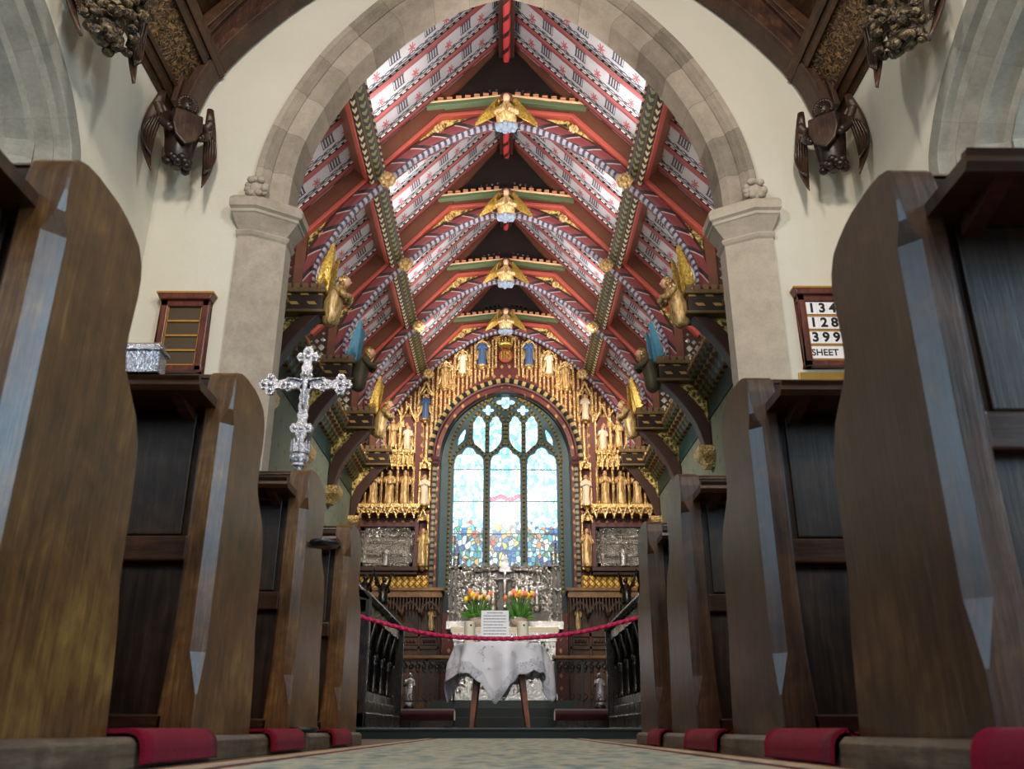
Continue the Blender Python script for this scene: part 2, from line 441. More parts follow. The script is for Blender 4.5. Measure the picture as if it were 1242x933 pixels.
b = NB('gold_diaper', .4, .5); v = b.pos(); x, y, z = b.sep(v); mo = (((x/.12).frac()-.5).abs()+((z/.12).frac()-.5).abs())
b.base(b.mix((mo > .38)*(mo < .58), '#c79a42', '#5a3a18')); b.bump(mo, .6, .02); MT['golddiaper'] = b.mat
b = NB('chequer_moulding', .45); u, w = b.uv(); b.base(b.mix((u/.15).frac() > .45, '#b09c68', '#15201c')); MT['chequer'] = b.mat
b = NB('dotted_moulding', .5); u, w = b.uv(); q = ((u/.11).frac()-.5).abs(); b.base(b.mix((q < .28), '#2b3f38', '#9a8f80')); MT['dotted'] = b.mat
MT['tealstone'] = plain('teal_reveal_stone', '#142a2c', .5, noise=.2)
MT['maroon'] = plain('maroon_moulding', '#5a3036', .5, noise=.2)
b = NB('tracery_paint', .5); v = b.pos(); n = b.noise(v, 6, 3); b.base(b.mix(n, '#24424c', '#345a64')); MT['tracery'] = b.mat
b = NB('gold_chain_moulding', .5); u, w = b.uv(); q = ((u/.09).frac()-.5).abs(); b.base(b.mix(q < .3, '#2a3020', '#8f7f4c')); MT['chain'] = b.mat

# textiles
b = NB('red_felt', .95, 0, .1); v = b.pos(); n = b.noise(v, 160, 3, .7); n2 = b.noise(v, 14, 4)
b.base(b.mix((n*.6+n2*.4), '#560a1a', '#931a33')); b.bump(n, .6, .003); b.inp('Sheen Weight', .05); MT['felt'] = b.mat
b = NB('crimson_velvet', .8, 0, .2); v = b.pos(); b.base(b.mix(b.noise(v, 40, 3), '#220206', '#44060e')); b.inp('Sheen Weight', .4); MT['velvet'] = b.mat
b = NB('crimson_rope', .6); u, w = b.uv(); q = ((u/.05+w).frac()-.5).abs()*2; b.base(b.mix(q, '#e0185e', '#8a0636')); b.bump(1-q, .8, .01); MT['rope'] = b.mat
b = NB('carpet_pile', .9, 0, .2); v = b.pos(); x, y, z = b.sep(v)
n = b.noise(v, 30, 4, .7); p = b.voro(b.scale(v, 16, 9, 1), 1.0); p2 = b.noise(v, 11.0, 3, .6, 1.5)
c = b.ramp((p*.6+p2*.6-.15).clamp(), [(.2, '#5e6a68'), (.4, '#9aa29c'), (.55, '#bdb298'), (.7, '#7f8f92')])
c = b.mix((n > .58)*.35, c, '#4c4038'); xa = x.abs()
c = b.mix((xa > .50)*(xa < .535), c, '#6a2c2c'); c = b.mix((xa > .56), c, '#b59c7c'); c = b.mix((xa > .60), c, '#6e4038')
b.base(c); b.bump(n, .5, .004); MT['carpet'] = b.mat
b = NB('church_floor_tile', .45); v = b.pos(); x, y, z = b.sep(v)
g = (((x/.3).frac()-.5).abs() > .485).max(((y/.3).frac()-.5).abs() > .485)
b.base(b.mix(g, b.mix(b.noise(v, 5, 4), '#6a5a4c', '#85766a'), '#2e2824')); MT['floortile'] = b.mat

# lace cloth: open stitches are holes
b = NB('lace_cloth', .75, 0, .2); u, w = b.uv()  # u angle-length, w distance from hem
nt = b.nt
v = b.oc(); n = b.noise(v, 9, 3, .6, .8); e = b.voro(v, 46, 'DISTANCE_TO_EDGE'); e2 = b.noise(v, 30, 2, .5, 2.5)
motif = ((n > .60)*(n < .70)).max(w < .10)
hole = motif*(e2 > .54)*(e2 < .62)
thin = motif*.35
b.base(b.mix(motif*.3, '#ebe7ee', '#b9b5c4')); b.inp('Alpha', 1-hole*.9); b.bump(n, .3, .01)
b.inp('Subsurface Weight', 0.0); MT['lace'] = b.mat

# stained glass: leaded pieces, lit by the daylight behind
b = NB('stained_glass', .3); v = b.pos(); x, y, z = b.sep(v)
vv = b.scale(v, 13, 13, 9)
e = b.voro(vv, 1.0, 'DISTANCE_TO_EDGE'); cc = b.voro(vv, 1.0, 'F1', 'Color')
r, g_, b_ = b.sep(cc)
pal = b.ramp(r, [(.0, '#0e2a6e'), (.18, '#1c5cb8'), (.32, '#2f9a9a'), (.44, '#f2f2ea'), (.60, '#6fc4e0'), (.74, '#2c8a4a'), (.84, '#c41e30'), (.93, '#d8c45a')])
pale = b.ramp(g_, [(.1, '#86d0ea'), (.35, '#e4f8fc'), (.65, '#ffffff'), (.9, '#a0e6e2')])
low = (1-(z-3.65)/.35).clamp()
low = (low*.94+.0)
pick = low > b_
c = b.mix(pick, pale, pal)
rib = ((z-4.42+((x*17).sin())*.03).abs() < .05)*(x.abs() < .36)
c = b.mix(rib, c, '#d8456a')
lead = (e < .075).max((((z-.05)/.66).frac()-.5).abs() > .488)
nn = b.noise(v, 34, 3, .7); c = b.mix((nn > .55)*.55, c, '#5fb4cc')
c = b.mix(lead*(low*.45+.48), c, '#10303e')
st = b.math('ADD', (1-low)*.55, 1.1)
b.set(b.b.inputs['Emission Color'], c); b.set(b.b.inputs['Emission Strength'], st); b.base('#050808')
MT['glass'] = b.mat
# ------------------------------------------------------------------ the setting: nave
def struct(name, mb, mats, label, parent=None, **k):
    o = obj(name, mb, mats, parent, **k)
    if parent is None: props(o, label, 'building', kind='structure')
    return o
m = MB().box(-6.2, 6.2, -4.2, 7.3, -.2, 0); struct('floor', m, MT['floortile'], 'tiled nave floor under the pews and carpet')
m = MB()
m.box(-.62, .62, .1, 7.22, 0, .006)
props(obj('aisle_carpet', m, MT['carpet']), 'worn patterned carpet runner along the central aisle floor', 'carpet')
m = MB().box(-3.0, 3.0, 7.3, 17.6, -.2, .08); m.m = 1; m.box(-2.2, 2.2, 7.285, 7.33, .062, .082)
struct('chancel_floor', m, [MT['blackstep'], MT['tealtile']], 'dark polished chancel floor and step', bevel=.004)
m = MB().box(-1.6, 1.6, 12.75, 17.0, .0, .22).box(-1.5, 1.5, 13.3, 17.0, .0, .36); struct('sanctuary_steps', m, MT['blackstep'], 'dark sanctuary steps before the altar', bevel=.004)

# arcade walls
def arcade(side):
    s = side
    yc = 4.3
    half = [(6.1, 0), (6.1, 3.9), (6.07, 4.43), (5.9, 4.71), (5.69, 4.92), (5.4, 5.11), (5.1, 5.26), (4.7, 5.42), (4.3, 5.53)]
    cur = [(p.x, p.y) for p in cat(half[1:], 4)]
    arch = [(6.1, .0)]+cur+[(2*yc-y, z) for y, z in reversed(cur[:-1])]+[(2.5, .0)]
    m = MB()
    arch_w = [(y-4.2, z) for y, z in arch]
    outer = [(-4.2, 0), (-1.7, 0)]+list(reversed(arch_w))[1:-1]+[(1.9, 0), (2.5, 0)]+list(reversed(arch))[1:-1]+[(6.1, 0), (7.55, 0), (7.55, 9.6), (-4.2, 9.6)]
    loops = [Vector((p[0], p[1], 0)) for p in outer]
    m.plate(outer, [], s*3.54, s*4.05, 'x')
    nm = 'left' if s < 0 else 'right'
    w = struct('wall_'+nm, m, MT['plaster'], 'cream plastered arcade wall on the %s of the nave' % ('north' if s < 0 else 'south'))
    # moulded stone orders of the arch
    m = MB()
    prof = [(-.02, -.012), (.13, -.012), (.14, .0), (.155, .06), (.20, .10), (.235, .085), (.255, .12), (.30, .20), (.345, .22), (.37, .16), (.41, .14), (.45, .17), (.47, .24), (.50, .32), (.56, .34), (.62, .32), (.64, .4), (.64, .5), (-.02, .5)]
    path = [(s*3.54, p[0], p[1]) for p in arch]
    pr = [(-p, q) for p, q in prof]
    N = (s, 0, 0)
    # make sure p>0 goes toward the arch centre
    t = (Vector(path[3])-Vector(path[2])).normalized().cross(Vector(N))
    sign = 1 if t.y < 0 else -1
    m.sweep([(sign*p, q) for p, q in prof], path, N)
    struct('trim_'+('1' if s < 0 else '2'), m, MT['greystone'], 'moulded grey stone arch of the arcade in the %s wall' % ('north' if s < 0 else 'south'))
    m = MB().box(s*6.2, s*6.3, -4.2, 9, 0, 7).box(s*3.6, s*6.2, 8.0, 8.1, 0, 7)
    struct('wall_aisle_'+nm, m, MT['aisle_plaster'], 'pale wall of the side aisle beyond the %s arcade' % ('north' if s < 0 else 'south'))
    m = MB().box(min(s*3.54, s*6.3), max(s*3.54, s*6.3), -4.2, 8.1, 6.6, 6.7)
    struct('ceiling_aisle_'+nm, m, MT['roofwood'], 'side aisle ceiling beyond the %s arcade' % ('north' if s < 0 else 'south'))
arcade(-1); arcade(1)

# chancel arch wall
AY0, AY1 = 7.5, 7.84
IH = [(2.2, 4.86), (2.185, 5.3), (2.11, 5.72), (1.97, 6.11), (1.78, 6.5), (1.55, 6.87), (1.08, 7.42), (.53, 7.84), (0, 8.05)]
ic = [(p.x, p.y) for p in cat(IH, 4)]
inner = ic+[(-x, z) for x, z in reversed(ic[:-1])]
def offset2(pts, d):
    out = []
    for i, p in enumerate(pts):
        a = Vector(pts[max(i-1, 0)]); b_ = Vector(pts[min(i+1, len(pts)-1)]); t = (b_-a).normalized()
        out.append((p[0]+t.y*d, p[1]-t.x*d))
    return out
mid = offset2(inner, .24)
hole = [(2.52, 0), (2.52, 4.9)]+mid[1:-1]+[(-2.52, 4.9), (-2.52, 0)]
outer = [(-4.05, 0), (-2.52, 0)]+list(reversed(hole))[1:-1]+[(2.52, 0), (4.05, 0), (4.05, 9.6), (-4.05, 9.6)]
m = MB().plate(outer, [], AY0, AY1, 'y')
struct('wall_chancel', m, MT['plaster'], 'cream plastered wall around the chancel arch')
tr = thing('trim_3', 'pointed stone chancel arch with octagonal responds and hood mould', 'arch', (0, AY0, 0), kind='structure')
path = [(x, AY0, z) for x, z in inner]
t = (Vector(path[1])-Vector(path[0])).normalized().cross(Vector((0, 1, 0))); sg = 1 if t.x > 0 else -1
prof = [(.24, -.012), (.055, -.012), (.0, .05), (-.0, .36), (.24, .36)]
m = MB().sweep([(sg*p, q) for p, q in prof], path, (0, 1, 0)); obj('voussoirs', m, MT['archstone'], tr)
m = MB()
prof = [(.19, .0), (.19, -.03), (.215, -.075), (.25, -.06), (.27, -.095), (.325, -.10), (.35, -.05), (.35, .0)]
m.sweep([(sg*p, q) for p, q in prof], path, (0, 1, 0)); obj('hood_mould', m, MT['archstone'], tr)
for s in (-1, 1):
    m = MB()
    poly = [(s*2.64, AY0-.035), (s*2.5, AY0-.035), (s*2.2, AY0+.13), (s*2.2, AY0+.34), (s*2.64, AY0+.34)]
    m.prism(poly, 0, 4.62, 'z'); obj('respond_shaft', m, MT['pierstone'], tr)
    m = MB()
    def oct_(e, z): return [(s*(2.64+e*.5), AY0-.035-e, z), (s*(2.5-e*.35), AY0-.035-e, z), (s*(2.2-e), AY0+.13-e*.4, z), (s*(2.2-e), AY0+.36, z), (s*2.7, AY0+.36, z)]
    m.loft([oct_(e, z) for e, z in [(0, 4.58), (.02, 4.6), (.035, 4.625), (.02, 4.65), (.0, 4.66), (.03, 4.70), (.10, 4.79), (.115, 4.80), (.115, 4.83), (.145, 4.85), (.15, 4.93), (.12, 4.975), (.0, 4.98)]], smooth=False)
    obj('capital', m, MT['pierstone'], tr)
    m = MB()
    c = Vector((s*2.48, AY0-.10, 5.07))
    m.ell(c, (.10, .08, .10)); rnd = random.Random(3)
    for k in range(16):
        a = k*2.4; m.ell(c+Vector((math.cos(a)*.085, -.05+math.sin(k*1.7)*.03, math.sin(a)*.085)), (.04, .035, .035), 8, 6)
    obj('label_stop', m, MT['pierstone'], tr)

# nave roof
m = MB()
for s in (-1, 1):
    m.prism([(s*3.7, 6.6), (s*3.7, 6.75), (s*.0, 11.2), (s*.0, 11.05)], -4.2, 7.5, 'y')
struct('ceiling', m, MT['roofwood'], 'dark boarded nave roof')
for s in (-1, 1):
    nm = 'north' if s < 0 else 'south'
    wp = thing('carved_cornice', 'carved dark oak cornice along the top of the %s wall' % nm, 'beam', (s*3.54, 5.5, 6.09))
    def pr(a, b_, o):   # along the 45 degree cove
        return (s*(3.54-a*.54), 6.09+a*.52+o)
    def strip(a0, a1, o, d): 
        ax, az = pr(a0, 0, 0); bx, bz = pr(a1, 0, 0); nx, nz = -s*.69*o, -.72*o
        return [(ax+nx, az+nz), (bx+nx, bz+nz), (bx+s*.05, bz+.06), (ax+s*.05, az+.06)]
    m = MB()
    for a0, a1, o in [(0, .09, .02), (.09, .16, .05), (.16, .22, .03), (.22, .28, .055), (.73, .79, .055), (.79, .86, .03), (.86, .93, .06), (.93, 1.0, .03)]:
        m.prism(strip(a0, a1, o, 0), -3.5, 7.46, 'y')
    obj('moulding', m, MT['roofwood'], wp, bevel=.006)
    m = MB()
    m.prism(strip(.28, .73, .012, 0), -3.5, 7.46, 'y'); obj('carved_frieze', m, MT['frieze'], wp)

def wall_brace(Y0, Y1, s, label, extra=False):
    b_ = thing('arched_brace', label, 'roof brace', (s*3.2, Y0, 6.0))
    A = [(3.30, 5.92), (3.25, 6.08), (3.12, 6.46), (2.79, 6.97), (2.27, 7.56), (1.6, 8.1), (.9, 8.45), (.03, 8.75)]
    B = [(3.42, 6.05), (3.40, 6.35), (3.34, 6.7), (3.24, 7.0), (2.85, 7.62), (2.2, 8.3), (1.2, 9.0), (.03, 9.5)]
    a = [(s*p.x, p.y) for p in cat(A, 4)]; b2 = [(s*p.x, p.y) for p in cat(B, 4)]
    m = MB(); m.prism(a+list(reversed(b2)), Y0+.05, Y1, 'y'); obj('brace_board', m, MT['braceoak'], b_)
    m = MB(); pth = [(x, Y0, z) for x, z in a]
    m.sweep([(-.045, -.03), (.045, -.03), (.055, .02), (.05, Y1-Y0), (-.05, Y1-Y0), (-.055, .02)], pth, (0, 1, 0)); obj('edge_moulding', m, MT['braceoak'], b_, bevel=.006)
    c = [((a[i][0]*.35+b2[i][0]*.65), (a[i][1]*.35+b2[i][1]*.65)) for i in range(len(a))]
    m = MB(); m.sweep([(-.03, -.03), (.03, -.03), (.03, .06), (-.03, .06)], [(x, Y0+.03, z) for x, z in c], (0, 1, 0)); obj('inner_moulding', m, MT['braceoak'], b_, bevel=.006)
    m = MB(); m.prism([(s*3.45, 6.55), (s*3.3, 6.75), (s*2.3, 8.1), (s*.03, 10.6), (s*.03, 10.95), (s*3.55, 6.7)], Y0-.02, Y1, 'y'); obj('principal_rafter', m, MT['roofwood'], b_, bevel=.01)
for s in (-1, 1):
    nm = 'north' if s < 0 else 'south'
    wall_brace(7.2, 7.46, s, 'curved oak brace against the chancel arch wall, %s side' % nm)
    wall_brace(5.25, 5.5, s, 'curved oak roof brace one bay before the chancel arch, %s side' % nm)

# ------------------------------------------------------------------ figures
def frame(o, xd, zd):
    x = Vector(xd).normalized(); z = Vector(zd).normalized(); y = z.cross(x)
    M = Matrix.Identity(4)
    for i in range(3): M[i][0], M[i][1], M[i][2], M[i][3] = x[i], y[i], z[i], o[i]
    return M
def wing(m, root, along, across, L, Wd, n=7, th=.02, curve=.12):
    """feathered wing: leading edge from root along 'along', feathers trail to 'across'"""
    root, al, ac = Vector(root), Vector(along).normalized(), Vector(across).normalized()
    nr = al.cross(ac).normalized()
    for i in range(n):
        t = i/(n-1)
        a0 = root+al*L*(.04+.22*t)+ac*Wd*(.05+.30*t)*.6
        tip = root+al*L*(1.0-.50*t)+ac*Wd*(.25+.75*t)+nr*L*curve*(1-t)*.4
        w = L*.075
        d = (tip-a0).normalized(); sd = d.cross(nr).normalized(); z = nr*(th*(.4+.6*(1-t)))
        ms = a0.lerp(tip, .55)+nr*L*curve*.5
        P = [a0-sd*w*.7, ms-sd*w, tip-d*w*.7-sd*w*.55, tip, tip-d*w*.9+sd*w*.55, ms+sd*w, a0+sd*w*.7]
        k = len(P); ridge = [a0+z*1.6, ms+z*2.0, tip+z*.6]
        vs = P+[p-z for p in P]+ridge
        fs = [list(range(2*k-1, k-1, -1))]+[(j, (j+1) % k, k+(j+1) % k, k+j) for j in range(k)]
        fs += [(0, 1, 2*k+1, 2*k), (1, 2, 2*k+2, 2*k+1), (2, 3, 2*k+2), (3, 4, 2*k+2), (4, 5, 2*k+1, 2*k+2), (5, 6, 2*k, 2*k+1), (6, 0, 2*k)]
        m.add(vs, fs)
    # rounded shoulder and covert feathers
    for i in range(5):
        t = i/4; p = root+al*L*(.10+.25*t*.5)+ac*Wd*(.08+.32*t); e = p+al*L*.20+ac*Wd*.1
        sd = (e-p).normalized().cross(nr)*L*.05; z = nr*th*1.9
        m.add([p-sd, e-sd, e+(e-p)*.25, e+sd, p+sd, (p+e)/2+z*1.6], [(0, 1, 5), (1, 2, 5), (2, 3, 5), (3, 4, 5), (4, 0, 5)])
    sh = [root-ac*Wd*.05, root+al*L*.18-ac*Wd*.02+nr*th, root+al*L*.45+ac*Wd*.03+nr*th, root+al*L*.97+ac*Wd*.22]
    m.tube(cat(sh, 4), [L*.05*(1-.75*k/12) for k in range(13)], 6)
    return m

def saint(name, label, cat_, base, H, mat, wings=None, pose=0, group=None, facing=0, hair=None, wingup=False, console=True, head='flesh', wspread=1.0, lean=0):
    """robed standing figure facing -Y"""
    r = thing(name, label, cat_, base, facing, group)
    m = MB()
    prof = [(0, .125, .10), (.02, .15, .115), (.06, .14, .11), (.25, .118, .095), (.42, .11, .088), (.55, .112, .088), (.66, .125, .085), (.74, .135, .078), (.785, .128, .07), (.815, .075, .055), (.83, .04, .04), (.865, .036, .038)]
    rings = []
    n = 20
    sway = math.sin(pose*2.1)*.02
    for z, rx, ry in prof:
        ring = []
        for j in range(n):
            a = 2*PI*j/n; fold = 1+(.10*math.sin(6*a+pose*1.3+z*5) if .0 < z < .5 else .03*math.sin(5*a+pose) if z < .7 else 0)
            ring.append(Vector(((rx*math.cos(a)*fold+sway*math.sin(z*PI))*H, (ry*math.sin(a)*fold-lean*z)*H, z*H)))
        rings.append(ring)
    m.loft(rings)
    hc = Vector((0, (-.012-lean*.9)*H, .915*H))
    for s in (-1, 1):
        sh = Vector((s*.115*H, -lean*.75*H, .775*H))
        if pose % 3 == 0: el, ha = (s*.155, -.06, .60), (s*.03, -.13, .67)
        elif pose % 3 == 1: el, ha = (s*.155, -.05, .60), ((s*.05 if s > 0 else s*.10), -.13, .60 if s > 0 else .70)
        else: el, ha = (s*.16, -.03, .59), (s*.09, -.12, .55 if s > 0 else .68)
        el, ha = [Vector((v[0]*H, (v[1]-lean*v[2])*H, v[2]*H)) for v in (el, ha)]
        m.tube([sh, sh.lerp(el, .5), el, el.lerp(ha, .5), ha], [.042*H, .044*H, .042*H, .04*H, .03*H], 8)
        m.ell(ha, .024*H, 8, 6)
    # mantle edges
    for s in (-1, 1):
        m.tube(cat([(s*.05*H, -(.06+lean*.78)*H, .78*H), (s*.09*H, -.105*H-lean*.6*H, .55*H), (s*(.06+.02*pose % .05)*H, -.115*H, .25*H), (s*.10*H, -.11*H, .02*H)], 3), .014*H, 6)
    if pose % 3 == 1: m.box(-.02*H, .10*H, -.16*H-lean*.6*H, -.13*H-lean*.6*H, .56*H, .70*H)
    elif pose % 3 == 2: m.tube([(.10*H, -.13*H, .02*H), (.09*H, -.13*H-lean*.6*H, .9*H)], .009*H, 6)
    obj('robed_body', m, mat, r, local=True)
    m = MB(); m.ell(hc, (.05*H, .056*H, .066*H)); m.ell(hc+Vector((0, -.056*H, -.006*H)), (.010*H, .014*H, .016*H), 6, 4)
    m.ell(hc+Vector((0, -.04*H, -.042*H)), (.022*H, .016*H, .018*H), 6, 4)
    hd = obj('head', m, MT[head], r, local=True)
    m = MB(); m.ell(hc+Vector((0, .016*H, .016*H)), (.058*H, .055*H, .062*H))
    for s in (-1, 1): m.ell(hc+Vector((s*.05*H, .01*H, -.03*H)), (.022*H, .035*H, .045*H), 8, 6)
    obj('hair', m, hair or MT['gold'], hd, local=True)
    if wings is not None:
        for s in (-1, 1):
            m = MB()
            if wingup: wing(m, (s*.06*H, (.07-lean*.7)*H, .70*H), (s*.45*wspread, .1, 1), (s*1, .1, -.75), .52*H, .26*H, 6, .012*H)
            else: wing(m, (s*.07*H, (.07-lean*.7)*H, .80*H), (s*.30*wspread, .1, -1), (s*-.2, .0, -.5), .62*H, .16*H, 5, .012*H); 
            obj('wing', m, wings, r, local=True)
    if console:
        m = MB(); m.loft([[Vector((e*math.cos(PI/8+PI*j/4)*H, e*math.sin(PI/8+PI*j/4)*H*.9, z*H)) for j in range(8)] for z, e in [(-.16, .02), (-.12, .07), (-.08, .09), (-.05, .15), (-.03, .17), (0, .17)]], smooth=False)
        obj('console', m, MT['gold'], r, local=True)
    return r

# wooden corbel angels of the nave roof
def corbel_angel(label, loc, rot, body, leafy=False, sc_=1.0, proto=[None, None]):
    k = 1 if leafy else 0
    if proto[k] is not None: return dup(proto[k], label, loc, rot)
    r = thing('corbel_angel', label, 'carved angel', loc, rot)
    if leafy: r.scale = (1.15, 1.15, 1.15)
    m = MB()   # z=0 top of head, body hangs down, front is -Y
    prof = [(-.02, .06, .06), (-.08, .075, .075), (-.13, .06, .06), (-.16, .055, .055), (-.19, .13, .09), (-.25, .165, .12), (-.36, .16, .14), (-.48, .14, .14), (-.58, .13, .13), (-.66, .12, .11), (-.72, .09, .08), (-.78, .04, .04)]
    rings = []
    for z, rx, ry in prof:
        rings.append([Vector((rx*math.cos(2*PI*j/20)*(1+.09*math.sin(6*2*PI*j/20+z*9)*(z < -.22)), ry*math.sin(2*PI*j/20)-.06-.05*(z > -.2), z)) for j in range(20)])
    m.loft(rings)
    for s in (-1, 1):
        m.tube(cat([(s*.16, -.08, -.24), (s*.20, -.16, -.38), (s*.14, -.22, -.46)], 4), [.05]*5+[.045]*3+[.035], 8)
        m.ell((s*.14, -.22, -.47), .035, 8, 6)
    for q in range(12):
        a = PI*(q/11)*1.2+PI*.9; m.ell((.10*math.cos(a), -.06+.10*math.sin(a), -.70-.03*(q % 3)), (.045, .045, .04), 8, 6)
    if leafy:
        rr = random.Random(5)
        for q in range(60):
            a = rr.uniform(PI, 2*PI); z = rr.uniform(-.72, -.22); m.ell((.19*math.cos(a), .17*math.sin(a)-.08, z), (.045, .04, .03), 6, 5)
        obj('robed_body', m, MT['carvedleaf'], r, local=True)
    else: obj('robed_body', m, body, r, local=True)
    m = MB(); m.ell((0, -.12, -.09), (.075, .08, .10)); m.ell((0, -.20, -.10), (.015, .02, .025), 6, 5); m.ell((0, -.18, -.15), (.03, .02, .022), 6, 5)
    for s in (-1, 1): m.ell((s*.03, -.195, -.08), (.014, .01, .01), 6, 5)
    hd = obj('head', m, body, r, local=True)
    m = MB()
    for q in range(14):
        a = PI*(q/13)*1.3-PI*.15; m.ell((.085*math.cos(a), -.10, -.07+.09*math.sin(a)), (.032, .05, .032), 8, 6)
    m.ell((0, -.08, -.06), (.085, .07, .09)); obj('hair', m, body, hd, local=True)
    if not leafy:
        m = MB(); sh = [(-.13, -.25), (.13, -.25), (.14, -.42), (.10, -.54), (0, -.62), (-.10, -.54), (-.14, -.42)]
        m.prism(sh, -.275, -.235, 'y'); obj('shield', m, MT['wingwood'], r, local=True, bevel=.012)
    for s in (-1, 1):
        m = MB(); wr = []
        for k in range(13):      # long curved wing standing clear of the body, pointed at the foot
            q = k/12; z = .02-.98*q; w_ = .068*(math.sin(PI*min(1, (q*.92+.10)))**.7)*(1-.25*q)+.004
            cx_ = .235+.075*math.sin(PI*q*.9)-.02*q; yy = -.06+.10*math.sin(PI*q)-.10*q
            wr.append([Vector((s*(cx_+w_*math.cos(2*PI*j/10)), yy+.030*math.sin(2*PI*j/10)*(1-.5*q), z)) for j in range(10)])
        m.loft(wr)
        for k in range(5):
            xk = .195+.026*k
            m.tube(cat([(s*(xk+.01), -.10, -.22-.03*k), (s*(xk+.05), -.05, -.5), (s*(.255+.011*k), -.12, -.72-.05*(4-k)*.3)], 4), [.010, .012, .014, .016, .017, .016, .014, .010, .006], 6)
        m.tube(cat([(s*.14, -.02, -.26), (s*.22, -.03, -.20), (s*.27, -.06, -.12)], 4), .045, 8)
        obj('wing', m, MT['wingwood'], r, local=True)
    proto[1 if leafy else 0] = r
    return r
corbel_angel('dark carved angel corbel holding a shield in the corner north of the chancel arch', (-3.23, 7.16, 5.90), math.radians(36), MT['angelwood'])
corbel_angel('dark carved angel corbel holding a shield in the corner south of the chancel arch', (3.23, 7.16, 5.90), math.radians(-36), MT['angelwood'])
corbel_angel('dark leaf-carved angel corbel on the north wall above the arcade', (-3.26, 5.46, 6.0), math.radians(70), MT['angelwood'], True)
corbel_angel('dark leaf-carved angel corbel on the south wall above the arcade', (3.26, 5.46, 6.0), math.radians(-70), MT['angelwood'], True)

# ------------------------------------------------------------------ pews
ZK = .057
def pew(s, label, loc, mat):
    r = thing('pew', label, 'pew', loc, 0)
    def bx(m, x0, x1, *a): m.box(min(s*x0, s*x1), max(s*x0, s*x1), *a)
    L = 2.62
    # bench end: stacked slices, chamfered near corner, waisted far edge
    east = [(.057, .515), (.15, .505), (.25, .49), (.34, .478), (.42, .474), (.50, .472), (.56, .468), (.61, .458), (.66, .43), (.70, .385), (.73, .352), (.76, .338), (.80, .336), (.85, .342), (.89, .347), (.93, .346), (.955, .340), (.975, .326), (.99, .30), (1.003, .265), (1.012, .23), (1.018, .19)]
    rings = []
    for z, ye in east:
        yw = 0 if z < .97 else (.002 if z < .98 else .006 if z < .995 else .02 if z < 1.008 else .045 if z < 1.015 else .09)
        t = .078+.022*max(0, 1-z/.28)
        c = .030*min(1, max(0, (z-.16)/.03), max(0, (.90-z)/.03)) if .16 < z < .90 else .004
        c = max(c, .004); e = .010 if z < 1.01 else .02
        ch = .020 if .25 < z < .98 else .008
        rings.append([Vector((0, yw+c, z)), Vector((s*c, yw, z)), Vector((s*(t-.006), yw, z)), Vector((s*t, yw+.006, z)), Vector((s*t, ye-e, z)), Vector((s*(t-e), ye, z)), Vector((s*ch, ye, z)), Vector((0, ye-ch, z))])
    m = MB().loft(rings, smooth=False)
    obj('bench_end', m, mat, r, local=True)
    m = MB(); bx(m, .07, L, .015, .085, .935, .985)
    m.prism([(.01, .985), (.09, .985), (.085, 1.0), (.06, 1.006), (.03, 1.004)], s*.07, s*L, 'x'); obj('top_rail', m, MT['pew_rail'], r, local=True, bevel=.004)
    m = MB(); m.prism([(-.135, .892), (-.145, .905), (-.14, .918), (.02, .918), (.02, .892)], s*.045, s*L, 'x')
    m.prism([(-.135, .915), (-.145, .93), (-.125, .93), (-.12, .915)], s*.05, s*L, 'x')
    m.prism([(-.125, .893), (.0, .893), (.0, .855), (-.03, .862), (-.08, .875)], s*.10, s*.13, 'x')
    bl = obj('book_ledge', m, MT['pew_rail'], r, local=True, bevel=.004)
    m = MB(); m.prism([(-.125, .893), (.0, .893), (.0, .855), (-.03, .862), (-.08, .875)], s*1.3, s*1.33, 'x'); obj('ledge_bracket', m, MT['pew_rail'], bl, local=True, bevel=.003)
    m = MB(); bx(m, .075, L, .03, .05, .10, .94)
    for k in range(9):
        x = .10+k*.29; bx(m, x, x+.275, .018, .031, .545, .885); bx(m, x+.14, x+.275+.14, .022, .031, .10, .46)
    obj('back_panel', m, MT['pew_back'], r, local=True, bevel=.004)
    m = MB(); bx(m, .075, L, .004, .05, .475, .54); bx(m, .075, L, .0, .05, ZK, .105); obj('back_rail', m, MT['pew_rail'], r, local=True, bevel=.005)
    m = MB(); bx(m, .075, L, .05, .43, .445, .475); bx(m, .3, L, .40, .43, .40, .445); obj('seat', m, MT['pew_rail'], r, local=True, bevel=.006)
    m = MB(); bx(m, L, L+.06, .0, .45, ZK, .98); obj('wall_end', m, MT['pew_back'], r, local=True, bevel=.006)
    return r
YL = [1.27, 2.26, 3.25, 4.235]; YR = [1.29, 2.285, 3.30, 4.15]
ordn = ['nearest the camera', 'second from the camera', 'third from the camera', 'frontmost, next to the chancel']
pl = pew(-1, 'oak pew with waisted bench end north of the aisle, '+ordn[0], (-.75, YL[0], 0), MT['pew'])
for k in (1, 2, 3): dup(pl, 'oak pew with waisted bench end north of the aisle, '+ordn[k], (-.75, YL[k], 0))
pr_ = pew(1, 'oak pew with waisted bench end south of the aisle, '+ordn[0], (.681, YR[0], 0), MT['pew_shaded'])
for k in (1, 2, 3): dup(pr_, 'oak pew with waisted bench end south of the aisle, '+ordn[k], (.681, YR[k], 0))
